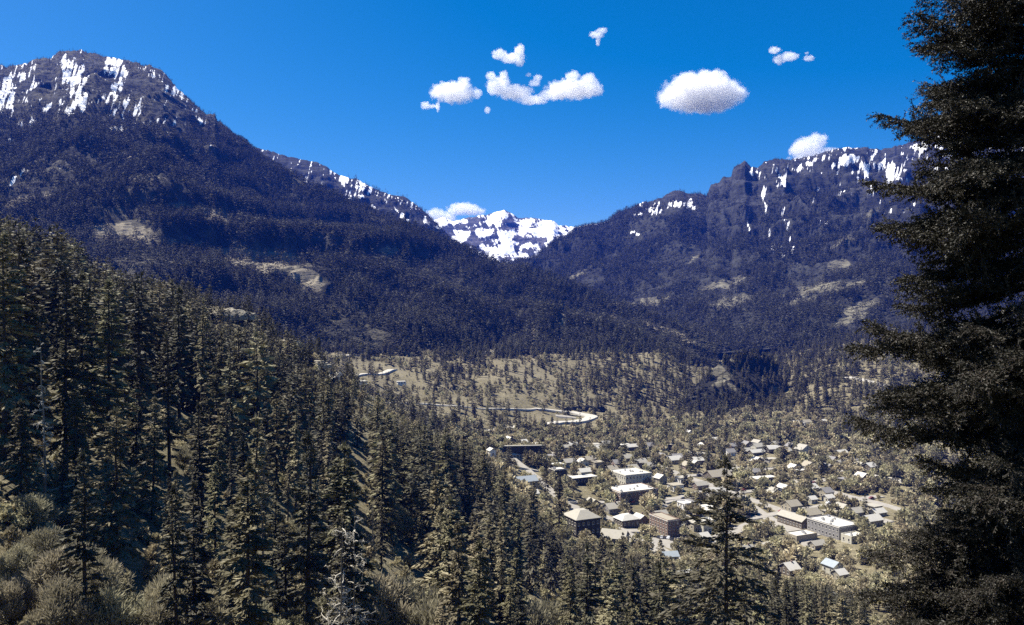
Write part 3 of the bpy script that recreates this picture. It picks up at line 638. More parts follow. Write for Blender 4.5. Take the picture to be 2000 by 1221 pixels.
        if roof in ('gx', 'gy'):
            o = link('window', WIN, e); o.scale = (.8, 1, .6)
            if roof == 'gx': o.location = (0, D_ / 2, H_ + .3); o.rotation_euler = (0, 0, R(-90))
            else: o.location = (W_ / 2, 0, H_ + .3)
    if roof == 'flat' and H_ > 5.5:
        u = MB(); u.box(-.25, W_ + .25, -.25, -.003, H_ - .1, H_ + .25); u.box(-.25, -.003, 0, D_, H_ - .1, H_ + .25); link('cornice', u.mesh('cornice', M['trim']), e)
    return e
B = building
B('brick_block', 'big flat white roofed block with pale parapet, two visible storeys', 1639, 1057, 18, 26, 7.5, 'flat', 'grey', cat='building')
B('shop_building', 'low flat white roofed building with long bare tan wall', 1556, 1062, 17, 10, 4, 'flat', 'tan', cat='building', win=False)
B('shop_building', 'small flat white roofed building right beside the big flat block', 1663, 1064, 12, 8, 4, 'flat', 'cream', cat='building')
B('barn', 'long barn with pale ribbed roof and dark gable end', 1566, 1036, 8, 22, 5.2, 'gy', 'brown', 'pale', cat='barn')
B('long_house', 'tan roofed house directly behind the pale ribbed barn roof', 1577, 1018, 13, 10, 3.5, 'gx', 'brown', 'tan')
B('house', 'square house with steep tan roof above the ribbed barn', 1545, 1003, 10, 10, 4, 'gx', 'tan', 'tan')
B('house', 'small steep gabled cottage between dark conifers behind the flat block', 1646, 1006, 7, 8, 4, 'gy', 'cream', 'pale', chim=True)
B('house', 'white roofed bungalow at the back of the flat block', 1672, 1012, 9, 8, 3, 'gx', 'tan', 'pale')
B('house', 'pale roofed house past the far corner of the flat block', 1700, 1030, 12, 9, 3.5, 'gx', 'tan', 'white')
B('house', 'low house with bright roof half hidden by the foreground spruce', 1712, 1012, 10, 7, 3, 'gx', 'cream', 'white')
B('house', 'small house with bright gable roof alone below the flat blocks', 1543, 1127, 7.5, 9, 3.2, 'gx', 'brown', 'white', chim=True, cat='house')
B('opera_house', 'tall tan building with rows of windows and wide white roof', 1222, 951, 24, 24, 8, 'flat', 'cream', storeys=2, cat='building')
B('chapel', 'steep white gabled hall in front of the tall tan building', 1256, 953, 8, 10, 5, 'gy', 'brown', 'white', cat='hall')
B('brick_block', 'wide brick block with cluttered white flat roof and long dark front', 1212, 984, 32, 22, 7, 'flat', 'brick', storeys=2, cat='building')
B('hall', 'long low dark building with white roof beside the two black conifers', 1120, 947, 20, 8, 4, 'low', 'dark', cat='building')
B('house', 'small white gabled house above the long low dark building', 1135, 934, 9, 7, 4, 'gx', 'cream')
B('house', 'pale roofed house beside a dark conifer near the town edge', 1105, 913, 10, 8, 3.5, 'gx', 'tan', 'pale')
B('house', 'cream sided house joined to the pale roofed house at town edge', 1134, 912, 8, 7, 3.5, 'gy', 'cream', 'white')
B('hall', 'dark tall wall with bright flat roof behind the twin black conifers', 1084, 938, 10, 10, 7, 'flat', 'dark', cat='building', win=False)
B('house', 'house with bright square roof and grey gable below the brick block', 1190, 1006, 11, 9, 3.6, 'gx', 'grey', 'pale', chim=True)
B('house', 'white roofed cottage left of the house with bright square roof', 1153, 994, 8, 8, 3.2, 'gy', 'brown', 'pale')
B('house', 'large house with white wings and a pale square dormer roof', 1216, 1033, 13, 11, 4.2, 'hip', 'brown', 'white', chim=True)
B('apartment_building', 'tall narrow dark brick building with flat tan roof', 1304, 1050, 9, 20, 10, 'flat', 'brick', 'tan', storeys=3, cat='building')
B('courthouse', 'tall dark walled building with pale hipped roof and arched rows', 1126, 1050, 15, 15, 9, 'hip', 'dark', 'pale', storeys=2, cat='building')
B('hall', 'long house with broad pale banded roof sloping towards the forest', 1172, 1062, 14, 11, 3.6, 'gx', 'grey', 'pale', yaw=-22, cat='building')
B('store', 'bright white fronted narrow store beside the dark conifer', 1338, 1006, 7, 9, 6.5, 'flat', 'white', cat='building')
B('store', 'white sided store with tall windows next to the pointed gable', 1374, 1043, 10, 8, 7, 'flat', 'cream', storeys=2, cat='building')
B('house', 'tiny house with pointed pale gable beside the white sided store', 1355, 1040, 4.5, 8, 5.5, 'gy', 'tan', 'pale')
B('hall', 'wide low hall under bright white roof behind the tall windowed store', 1372, 1012, 18, 14, 4, 'low', 'cream', 'white', cat='building')
B('hall', 'flat pale roofed shed row behind the wide white roof', 1395, 988, 14, 8, 3.4, 'low', 'tan', 'pale', cat='building')
B('house', 'house with twin bright sloping roofs near the lone open conifer', 1392, 972, 12, 8, 3.5, 'gx', 'dark', 'white')
B('hall', 'large plain tan roofed hall behind round leafy trees', 1392, 941, 20, 13, 3.2, 'gx', 'brown', 'tan', cat='building')
B('hall', 'long pale tan roof with scalloped edge above the tan hall', 1408, 930, 19, 7, 3, 'gx', 'brown', 'pale', cat='building')
B('house', 'house with dazzling white oval looking roof beside spiky conifers', 1312, 908, 12, 9, 3.5, 'gx', 'tan', 'white')
B('house', 'small house with bright triangular gable near three short conifers', 1355, 914, 7, 7, 3, 'gy', 'tan', 'white')
B('house', 'long white roofed house first of the row by the upper road', 1470, 892, 16, 7, 3, 'gx', 'brown', 'white')
B('house', 'broad white roofed house second of the row by the upper road', 1503, 886, 13, 8, 3.5, 'gx', 'dark', 'white')
B('house', 'pale two storey house with bluish front by the upper road', 1533, 892, 9, 8, 5, 'gx', 'cream', 'pale')
B('house', 'house with paired pale gables around a black conifer', 1566, 892, 14, 10, 5, 'gy', 'cream', 'pale')
B('house', 'bright roofed cabin beyond the paired gables by the upper road', 1640, 892, 11, 7, 3, 'gx', 'brown', 'white')
B('house', 'blue grey house with bright gable edge behind the lone open conifer', 1531, 968, 7, 8, 5, 'gy', 'blue', 'white')  # blue-grey is the wall's own colour
B('greenhouse', 'low building with pale bluish sheet roof at the forest edge', 1012, 952, 15, 9, 3, 'gx', 'tan', 'blue', cat='building')
B('shed', 'bright little shed below the bluish sheet roof', 1037, 975, 6, 6, 3, 'gx', 'cream', 'white', cat='shed')
B('house', 'white cottage at the very edge of the town near forest', 957, 893, 5, 6, 4, 'gy', 'white', 'white')
B('house', 'white roofed cottage in front of the long pale wall', 1002, 898, 11, 7, 3, 'gx', 'cream', 'white')
B('house', 'small bright roof among bushes above the town', 1102, 882, 8, 6, 3, 'gx', 'cream', 'pale')
B('house', 'white house among thin conifers above the town', 1165, 884, 9, 7, 3.5, 'gx', 'white', 'white')
B('house', 'long white roof under tall conifers above the town', 1226, 882, 12, 7, 3, 'gx', 'dark', 'white')
B('house', 'white cabin on the edge of the meadow below the upper road', 702, 751, 9, 7, 3.2, 'low', 'white', 'white', ymin=600)
B('house', 'low white cabin in the middle of the meadow', 777, 752, 10, 6, 3, 'low', 'white', 'white', ymin=600)
B('house', 'white fronted house alone on the wooded slope under the gorge', 1572, 836, 11, 8, 5, 'gx', 'white', 'tan', ymin=600)
B('house', 'small bright roof left of the white fronted house on slope', 1552, 832, 8, 6, 3, 'gx', 'tan', 'white', ymin=600)
B('house', 'small bright roof right of the white fronted house on slope', 1604, 829, 9, 6, 3, 'gx', 'tan', 'white', ymin=600)
B('house', 'light blue roofed building beside the car park', 1298, 1099, 8, 6, 3, 'gx', 'cream', 'blue', yaw=10, ymin=360)
B('garage', 'white roofed garage behind the open conifer trunk', 1374, 1062, 6, 8, 3, 'gx', 'cream', 'white', cat='garage')
B('house', 'white roofed house buried in trees below the car park', 1328, 1146, 9, 7, 3, 'gx', 'cream', 'white', ymin=330)
B('house', 'house with bluish metal roof near the bottom edge under the spruce', 1610, 1196, 9, 8, 3.4, 'gx', 'tan', 'blue', ymin=300)
B('shed', 'small pale shed in bushes near the bottom edge', 1505, 1194, 5, 5, 3, 'gx', 'white', 'pale', cat='shed', ymin=280)
B('house', 'pale bluish two storey house among trees below the flat blocks', 1628, 1128, 7, 8, 4.5, 'gy', 'cream', 'blue')
B('house', 'bright roofed cottage in front of the pale bluish house', 1640, 1136, 6, 6, 3, 'gx', 'tan', 'white')
B('house', 'half hidden house with white roof below the low tan wall', 1592, 1078, 9, 6, 3, 'gx', 'tan', 'pale')
B('house', 'pale cottage among leafy trees right of the far white gables', 1585, 985, 6, 6, 3, 'gx', 'cream', 'white')
B('house', 'white roofed cottage in the leafy trees above the steep cottage', 1617, 982, 7, 6, 3, 'gx', 'cream', 'white')
B('house', 'tiny white roof in the woods beside the stepped road', 1395, 866, 8, 6, 3, 'gx', 'cream', 'white', ymin=600)
B('house', 'white walled cabin in the woods under the gorge mouth', 1345, 852, 6, 6, 3.4, 'gy', 'white', 'white', ymin=600)
# the rest of the town: smaller houses along the street grid
ta, tb = np.array([math.cos(R(25)), math.sin(R(25))]), np.array([-math.sin(R(25)), math.cos(R(25))]); t0 = hit(1300, 1000, 380)[:2]
def to_px(x, y): 
    z = gz(x, y); return 1000 + x / y * F, HZ - z / y * F, z
def wroad(p, q, width):
    n = 12; road('street', [to_px(*(p + (q - p) * t))[:2] for t in np.linspace(0, 1, n)], width, M['asphalt'], 0.5, 380, False)
for k, (u0, u1) in ((-1.35, (-40, 120)), (-.55, (-95, 170)), (.35, (-110, 190)), (1.3, (-100, 190)), (2.5, (-80, 160))): wroad(t0 + ta * u0 + tb * k * 62, t0 + ta * u1 + tb * k * 62, 7)
for k in (-70, 5, 78, 150): wroad(t0 + ta * k - tb * 70, t0 + ta * k + tb * 190, 7)
FL = [('the tall tan windowed building', 1245, 935), ('the big flat white roof', 1645, 1040), ('the ribbed barn', 1560, 1010), ('the large tan roof', 1395, 935), ('the twin black conifers', 1080, 940), ('the wide white hall roof', 1395, 1005), ('the hipped roof building', 1140, 1030), ('the tall dark brick building', 1304, 1030), ('the wide brick block', 1245, 970), ('the upper road houses', 1530, 885), ('the retaining wall', 1010, 872), ('the black town conifer', 1275, 905)]
gf = rng(21); fill = {}; nf = 0
NB = len(BLOCK)
for iu in range(-9, 14):
    for iv in range(-6, 16):
        p = t0 + ta * (iu * 19 + gf.uniform(-3, 3)) + tb * (iv * 20 + gf.uniform(-3, 3)); ppx, prow, pz = to_px(*p)
        if not (985 < ppx < 1735 and 872 < prow < 1098): continue
        if prow > np.interp(ppx, [985, 1060, 1120, 1200, 1330, 1400, 1735], [890, 960, 1010, 1030, 1060, 1090, 1098]): continue
        c = p + ta * 4 + tb * 4
        if any((c[0] - b[0]) ** 2 + (c[1] - b[1]) ** 2 < (b[2] + 3.2) ** 2 for b in BLOCK[:NB]) or gf.random() < .12 or nf > 75: continue
        rt = str(gf.choice(['gx', 'gy', 'gx', 'low'])); rm = str(gf.choice(['white', 'white', 'pale', 'tan', 'grey', 'pale'])); wm = str(gf.choice(['tan', 'cream', 'white', 'brown', 'grey', 'brick']))
        j = min(range(len(FL)), key=lambda k: math.hypot(ppx - FL[k][1], prow - FL[k][2])); key = (rm, rt == 'low', j)
        fill.setdefault(key, []).append((math.hypot(ppx - FL[j][1], prow - FL[j][2]), p, pz, gf.uniform(7, 11), gf.uniform(6.5, 9), gf.uniform(3, 4.6), rt, wm, ppx, prow)); nf += 1
for (rm, low, j), L in fill.items():
    L.sort(key=lambda q: q[0])
    for i, (d, p, pz, w, dd, h, rt, wm, ppx, prow) in enumerate(L):
        building('house', f"{ {'white': 'white', 'pale': 'pale', 'tan': 'tan', 'grey': 'dark grey'}[rm]} {'flat' if low else 'gable'} roofed little house around {FL[j][0]}, {['nearest', 'second nearest', 'third nearest', 'fourth nearest', 'fifth nearest', 'sixth nearest', 'seventh nearest'][min(i, 6)]} to it", ppx, prow, w, dd, h, rt, wm, rm, 25 + gf.choice([0, 0, 0, -6, 5]), pos=np.array([p[0], p[1], pz]), win=True, chim=gf.random() < .25 and not low)
# long retaining wall above the town
a = hit(962, 880); ln = 100 / F * a[1] * 1.02; e = empty('retaining_wall', a, R(6))
tag(e, 'long pale retaining wall above the first town roofs', 'wall'); mb = MB(); mb.box(0, ln, 0, .6, -4, 2.2); link('wall', mb.mesh('wall', WM['dark']), e); mb = MB(); mb.box(-.1, ln + .1, -1.2, 1.6, 2.204, 2.9); link('coping', mb.mesh('coping', RM['pale']), e)

# ------------------------------------------------------------------ parked cars
CP = {k: mat('car_paint_' + k, c, 0.3, spec=0.5) for k, c in dict(black=(0.02, 0.02, 0.022), white=(0.7, 0.7, 0.7), silver=(0.35, 0.35, 0.36), red=(0.18, 0.03, 0.03)).items()}
M['rubber'] = mat('rubber', (0.015, 0.015, 0.015), 0.9)
def car_meshes():
    prof = [(-2.2, .35), (-2.25, .75), (-2.0, .95), (-1.5, 1.0), (-1.1, 1.45), (.6, 1.48), (1.15, 1.0), (2.0, .88), (2.25, .65), (2.2, .35)]
    n = len(prof); V = [(x, -.86 if z < 1.2 else -.7, z) for x, z in prof] + [(x, .86 if z < 1.2 else .7, z) for x, z in prof]
    q = [(i, (i + 1) % n, n + (i + 1) % n, n + i) for i in range(n)]; b = MB(); b.add(V, q)
    b.add(V[:n], [(0, 1, 8, 9), (1, 2, 7, 8), (2, 3, 6, 7), (3, 4, 5, 6)]); b.add(V[n:], [(9, 8, 1, 0), (8, 7, 2, 1), (7, 6, 3, 2), (6, 5, 4, 3)])
    w = MB()
    for s in (-1, 1): w.add([(-1.25, s * .80, 1.05), (-1.0, s * .735, 1.38), (.5, s * .735, 1.38), (.9, s * .80, 1.05)], [(0, 1, 2, 3)])
    w.add([(-1.52, -.66, 1.04), (-1.52, .66, 1.04), (-1.15, .62, 1.42), (-1.15, -.62, 1.42)], [(0, 1, 2, 3)]); w.add([(1.14, -.66, 1.05), (1.14, .66, 1.05), (.66, .62, 1.44), (.66, -.62, 1.44)], [(0, 1, 2, 3)])
    t = tube([(0, -.12, 0), (0, -.11, 0), (0, .11, 0), (0, .12, 0)], [.2, .34, .34, .2], 12); wm = MB(); wm.add(*t)
    return b, w, wm.mesh('wheel', M['rubber'])
cb, cw, WHEEL = car_meshes(); CB = {k: cb.mesh('body', v) for k, v in CP.items()}; CW = cw.mesh('windows', M['glass'])
def car(px, py, yaw, col, label, lift=0.75):
    p = hit(px, py, 380); e = empty('parked_car', (p[0], p[1], p[2] + lift), R(yaw)); tag(e, label, 'car', 'cars parked by the car park')
    link('body', CB[col], e); link('windows', CW, e)
    for x in (-1.4, 1.4):
        for y in (-.78, .78): o = link('wheel', WHEEL, e); o.location = (x, y, .34)
for i in range(8): car(1286 + i * 6.5, 1053 + i * 1.1, 70, ['black', 'silver', 'black', 'white', 'black', 'black', 'silver', 'black'][i], ['black car at the street end of the row on the pale car park', 'first silver car in the row on the car park, next to the street end', 'black car between the silver and white cars on the car park', 'only white car in the row on the pale car park', 'black car just past the white car on the car park', 'black car in the row between a black and a silver car', 'silver car second from the far end of the car park row', 'black car at the far end of the car park row'][i])
car(1246, 1047, -35, 'black', 'single black car standing on the pale street'); car(1330, 1078, 20, 'black', 'black car parked alone at the open side of the car park')

gc = rng(5); nc_ = 0
for k in (-1.35, -.55, .35, 1.3):
    for u in np.arange(-90, 180, 7.5):
        if gc.random() < .62: continue
        p = t0 + ta * u + tb * (k * 62 + gc.choice([-2.4, 2.4])); ppx, prow, pz = to_px(*p)
        if not (1060 < ppx < 1720 and 880 < prow < 1090) or any((p[0] - b[0]) ** 2 + (p[1] - b[1]) ** 2 < 30 for b in BLOCK[:0]): continue
        cl = str(gc.choice(['black', 'white', 'silver', 'red'])); nm = {'black': 'black', 'white': 'white', 'silver': 'silver', 'red': 'dark red'}[cl]
        e = empty('parked_car', (p[0], p[1], pz + .75), R(25 + (180 if gc.random() < .5 else 0))); tag(e, f'{nm} car parked at the side of a straight town street', 'car', f'{nm} cars along the town streets')
        link('body', CB[cl], e); link('windows', CW, e)
        for x in (-1.4, 1.4):
            for y in (-.78, .78): o = link('wheel', WHEEL, e); o.location = (x, y, .34)

# ------------------------------------------------------------------ individual trees
TREES = []                                           # (object, px, top row, base row, kind, adjective)
def put_tree(kind, x, y, h, px, proto, grp, adj=None, rz=None, zoff=-0.3, lean=0):
    g = random.Random(int(x * 31 + y * 17))
    z = gz(x, y) + zoff
    if kind == 'conifer': crown, trunk, h0, r0 = proto
    elif kind == 'bare': trunk, h0 = proto; crown = None
    else: crown, trunk, h0, r0 = proto
    name = {'conifer': 'conifer', 'bare': 'bare_conifer', 'broadleaf': 'broadleaf_tree'}[kind]
    e = empty(name, (x, y, z), g.uniform(0, 6.28) if rz is None else rz); s = h / h0; ws = s * g.uniform(0.9, 1.15); e.scale = (ws, ws, s)
    e.rotation_euler[0] = g.gauss(0, .015) + lean; e.rotation_euler[1] = g.gauss(0, .015)
    if crown: link('crown', crown, e)
    link('trunk', trunk, e)
    TREES.append([e, px, HZ - (z + h) / y * F, HZ - z / y * F, kind, grp, h, adj]); return e
def forest_limit(px): return np.interp(px, [-100, 0, 300, 420, 500, 640, 800, 1000, 1200, 1350, 1500, 1700, 2100], [420, 420, 400, 400, 420, 430, 410, 390, 370, 350, 330, 320, 330])
GAPS = [(60, 935, 60, 30), (285, 1050, 55, 35), (245, 1000, 22, 40), (360, 855, 28, 45), (300, 770, 20, 20), (905, 1110, 28, 60), (780, 1040, 22, 45), (800, 1110, 40, 30), (80, 1110, 100, 60), (780, 1170, 100, 60), (1060, 1200, 60, 40), (450, 615, 60, 20), (690, 1000, 50, 120), (205, 1090, 25, 70), (540, 1120, 25, 40), (1010, 1110, 30, 40), (85, 885, 45, 40), (330, 800, 26, 30), (560, 1075, 26, 34), (150, 905, 30, 30), (430, 1065, 26, 36), (705, 925, 26, 30), (850, 1025, 24, 34), (610, 880, 24, 28), (480, 880, 22, 30), (35, 800, 30, 30)]
g = rng(42); cand = []; tries = 0; grid = {}
def spaced(x, y, d):
    k = (int(x // 8), int(y // 8))
    for a in (-1, 0, 1):
        for b in (-1, 0, 1):
            for (u, v) in grid.get((k[0] + a, k[1] + b), ()):
                if (u - x) ** 2 + (v - y) ** 2 < d * d: return False
    grid.setdefault(k, []).append((x, y)); return True
# surveyed trees first: (column, top row, distance, kind)
KEY = [(10,392,118,0),(42,432,126,2),(128,436,130,1),(160,472,140,4),(212,520,150,0),(272,516,168,5),(350,548,200,1),(392,575,210,3),(432,648,225,0),(470,640,240,2),(512,622,250,3),(545,690,262,5),(598,722,250,2),(642,725,262,0),(735,762,275,3),(758,800,285,0),(830,832,292,2),(872,838,300,4),(905,850,310,1),(945,872,320,0),(985,912,330,2),(1040,940,345,0),(1092,925,400,5),(1075,1000,330,1),
       (40,780,108,4),(150,740,122,0),(540,940,116,1),(420,905,128,0),(470,960,124,2),(560,1010,110,5),(235,840,140,7),(640,830,190,3),(745,850,200,0),(960,1005,200,2),(925,1000,215,0),(880,960,260,1),(1010,1000,260,4),(1290,1055,330,6),(1215,1040,335,0),(1190,1050,320,2),(1175,1040,330,4),(1262,1060,335,6),(1310,1085,300,2),(1360,1085,310,4),(1485,1075,300,0),(1520,1085,280,5),(250,1115,92,6),(165,1010,96,3),(330,930,125,7),(390,1000,118,5),(600,940,150,1),(820,1000,200,0),(1130,1075,280,0),(1170,1110,250,2),(1240,1110,230,5),(1400,1080,270,1),(1450,1100,255,4)]
for (px, top, Y, k) in KEY:
    x = (px - 1000) / F * Y; z0 = gz(x, Y); h = -(top - HZ) / F * Y - z0
    if h < 5: continue
    h = min(h, 34); spaced(x, Y, 3); put_tree('conifer', x, Y, h, px, CON[k], 'conifers on the near forest slope')
P0 = []
TL = np.array([(-60,390),(60,420),(130,440),(210,515),(350,548),(430,640),(500,642),(560,690),(640,728),(760,802),(870,838),(950,880),(1000,945),(1060,1000),(1110,1048),(1180,1062),(1250,1080),(1330,1092),(1400,1100),(1500,1112),(1600,1135),(1700,1165),(2100,1165)], float)
def top_limit(px): return float(np.interp(px, TL[:, 0], TL[:, 1]))
while tries < 26000:
    tries += 1
    px = g.uniform(-70, 2080); Y = math.sqrt(g.uniform(84 ** 2, 440 ** 2))
    if px > 1690: continue
    if px > 1290 and Y < 120: continue
    if Y > forest_limit(px) * g.uniform(0.85, 1.08): continue
    x = (px - 1000) / F * Y
    cand.append((px, Y, x))
rows = ground_row(np.array([c[0] for c in cand]), np.array([c[1] for c in cand])) if cand else []
for (px, Y, x), row in zip(cand, rows):
    bad = False
    for (cx, cy_, rx, ry) in GAPS:
        if ((px - cx) / rx) ** 2 + ((row - cy_) / ry) ** 2 < 1: bad = True
        # nothing tall directly in front of a gap
        hpx = 22 / Y * F
        if abs(px - cx) < rx * 0.75 and row > cy_ and row - hpx * 0.8 < cy_: bad = True
    if bad: continue
    if Y > 300 and not clear_ok(np.array([[x, Y, 0]]), BLOCK)[0]: continue
    if not spaced(x, Y, 2.9 + 4.6 * vnoise(np.array([x / 30]), np.array([Y / 30]), 5)[0]): continue
    P0.append((px, Y, x, row))
P0.sort(key=lambda c: c[1]); NEAR = 225
for i, (px, Y, x, row) in enumerate(P0):
    h = float(np.clip(g.normal(19.5, 7), 6, 32)) * (0.85 if px > 1100 else 1)
    if px > 600 and Y > 250: h *= 0.85
    h = min(h, (row - top_limit(px) - g.uniform(0, 14)) / F * Y)
    if h < 5: continue
    if i < NEAR: 
        if g.random() < 0.09: put_tree('bare', x, Y, h, px, BARE[int(g.integers(3))], 'bare dead conifers on the near forest slope')
        else: put_tree('conifer', x, Y, h, px, CON[int(g.choice([0, 1, 2, 3, 4, 5, 6, 7], p=[.12, .14, .10, .16, .10, .14, .10, .14]))], 'conifers on the near forest slope')
    else:
        FP.append(np.array([[x, Y, gz(x, Y) - 0.3]])); k = int(g.integers(0, 3)); FS.append(np.array([h / (22, 19, 24)[k]])); FI.append(np.array([k]))
# black conifers standing in the town
for (px, base, top, k) in [(1275,925,886,0),(1093,975,925,1),(1066,975,915,0),(1095,912,876,2),(1026,908,872,0),(1228,1000,960,2),(1339,1048,990,0),(1160,912,890,2),(1330,925,900,0),(1357,928,905,1),(1382,927,905,0),(1575,1004,975,0),(1637,1013,985,1),(1655,998,975,0),(1690,1010,968,0),(1668,1000,980,2),(1574,1132,1088,0),(1590,1130,1095,1),(1555,905,870,0),(1600,905,878,2),(1420,870,835,0),(1450,905,850,1),(1520,880,838,0),(1640,870,835,0),(1255,905,880,2),(1180,885,858,0),(1203,890,855,1),(1140,885,862,0),(1275,880,850,1)]:
    p = hit(px, base, 380); h = (base - top) / F * p[1]; put_tree('conifer', p[0], p[1], max(h, 6), px, CONM[k], 'dark conifers in the town'); grid.setdefault((int(p[0] // 8), int(p[1] // 8)), []).append((p[0], p[1]))
# broadleaf trees and big bushes of the slope
for (px, top, Y, k, sc) in [(85,1028,96,0,1),(30,1060,92,2,1),(140,1060,92,1,1),(20,1130,86,3,1),(780,1110,128,0,1),(730,1120,122,1,1),(840,1150,122,3,1),(700,1160,118,2,1),(1060,1165,155,1,1),(1020,1175,152,3,1),(1100,1180,158,0,1),(905,1180,140,2,1),(1330,1098,300,1,1),(1350,1110,290,0,1),(1260,1095,300,3,1),(1245,1080,340,2,1),(640,900,200,1,1),(590,1010,160,3,1),(780,985,215,2,1),(190,1075,90,2,1),(215,1130,88,1,1),(120,1130,84,0,1),(330,1120,100,3,1),(395,1150,104,1,1),(300,1180,88,0,1),(450,1130,118,2,1),(555,1150,116,3,1),(620,1160,112,0,1),(500,1180,100,1,1),(945,1120,190,1,1),(980,1150,170,2,1),(1150,1170,180,3,1),(60,985,104,3,1),(150,985,112,1,1),(250,930,140,3,1),(360,880,170,1,1),(1420,1130,230,1,1),(1480,1140,240,3,1),(1560,1150,260,0,1),(1620,1150,280,1,1)]:
    x = (px - 1000) / F * Y; h = -(top - HZ) / F * Y - gz(x, Y)
    put_tree('broadleaf', x, Y, float(np.clip(h, 5, 13)), px, BRO[k], 'pale leafy trees on the near slope')
# leafy trees of the town and the valley
BR = []
def densB(u, Y, X):
    row = ground_row(u, Y)
    d = sstep(0.40, 0.52, fbm(X / 60, Y / 60, 91, 4)) * 0.8 + 0.32
    m = (Y > forest_limit(u) * 0.9) & (row > 832 - 0.02 * (u - 1000)) & (u > 880) & (u < 1830)
    return d * m
P, u, g2 = ground_points(7000, 12, 330, 1150, densB)
ok = clear_ok(P, BLOCK); P, u = P[ok], u[ok]; o_ = np.argsort(P[:, 1]); P, u = P[o_], u[o_]; kept = []
for p, uu in zip(P, u):
    if spaced(p[0], p[1], 4.0): kept.append((p, uu))
for i, (p, uu) in enumerate(kept):
    h = float(np.clip(g2.normal(6.6, 2.0), 3.2, 12))
    if i < 250: put_tree('broadleaf', p[0], p[1], h, uu, BROM[int(g2.integers(4))], 'leafy trees of the valley town')
    else: BP.append(p[None]); k = int(g2.integers(0, 4)); BS.append(np.array([h / (10, 8, 12, 6)[k]])); BI.append(np.array([k]))
# scattered conifers and bushes of the meadow, gorge and the far valley sides
def densM(u, Y, X):
    row = ground_row(u, Y); n = fbm(X / 70, Y / 70, 95, 4)
    wood = sstep(1090, 1190, u) * sstep(830, 790, row) * 1.0 + sstep(1380, 1500, u) * sstep(860, 800, row) * 0.5
    low = sstep(690, 700, row) * 0.20 + 0.5 * sstep(0.5, 0.6, n) * sstep(740, 790, row)
    edge = (row < 702 + 190 * (n - .5)) * 1.0 * (u < 1330)
    gor = 1 - .93 * ((u > 1350) & (u < 1500) & (Y > 1090))
    return gor * np.clip(np.maximum.reduce([wood * sstep(0.24, 0.42, n), low, edge * 0.8]), 0, 1) * (Y > forest_limit(u)) * (Y > 560)
P, u, g3 = ground_points(17000, 14, 560, 1700, densM)
ok = clear_ok(P, BLOCK); P = P[ok]
FP.append(P - [0, 0, .3]); FS.append((0.30 + 0.75 * g3.random(len(P)) ** 1.3)); FI.append(g3.integers(0, 4, len(P)))
def densS(u, Y, X):
    n = fbm(X / 40, Y / 40, 97, 4); row = ground_row(u, Y)
    return sstep(0.42, 0.6, n) * 0.8 * (Y > forest_limit(u) * .95) * (row > 690)
P, u, g3 = ground_points(9500, 15, 400, 1500, densS); ok = clear_ok(P, BLOCK); P = P[ok]
BP.append(P); BS.append(0.25 + 0.35 * g3.random(len(P))); BI.append(g3.integers(0, 4, len(P)))
# trees round the rock domes at the end of the near slope
def densR(u, Y, X):
    row = ground_row(u, Y); n = fbm(X / 35, Y / 35, 103, 4)
    return sstep(.35, .5, n) * (u < 700) * (1 - np.clip(blob(u, row, [(450, 612, 60, 16, 8), (560, 668, 36, 10, 20)]), 0, 1))
P, u, g3 = ground_points(1500, 19, 390, 680, densR, (-80, 700)); ok = clear_ok(P, BLOCK); P = P[ok]
FP.append(P - [0, 0, .3]); FS.append(0.3 + 0.5 * g3.random(len(P))); FI.append(g3.integers(0, 4, len(P)))
# undergrowth on the near slope
def densU(u, Y, X): return sstep(0.42, 0.6, fbm(X / 12, Y / 12, 99, 4)) * (Y < forest_limit(u))
P, u, g3 = ground_points(9000, 16, 75, 430, densU)
BP.append(P - [0, 0, .2]); BS.append(0.06 + 0.30 * g3.random(len(P)) ** 2.2); BI.append(g3.integers(0, 4, len(P)))
o = scatter('conifer_forest', pc, np.concatenate(FP), np.concatenate(FS), np.concatenate(FI), 1)
o = scatter('broadleaf_scrub', pb, np.concatenate(BP), np.concatenate(BS), np.concatenate(BI), 2)

# ------------------------------------------------------------------ open conifer in front of the town
def open_conifer(px, top, Y, h):
    x = (px - 1000) / F * Y; z0 = -(top - HZ) / F * Y - h; e = empty('open_conifer', (x, Y, z0))
    tag(e, 'lone open conifer with straight black trunk standing before the town', 'conifer tree')
    V, Q = conifer_mesh(777, h, 8.6, 230, 80, 0.75, 0.03, 0.2); link('crown', mesh_np('crown', V, Q, (M['needle_dark'],)), e)
    mb = with_stubs(778, h, 0.30, 0.35, 0.97, 60, 2.0); link('trunk', mb.mesh('trunk', M['bark']), e)
    spaced(x, Y, 3)
open_conifer(1416, 895, 74, 27)

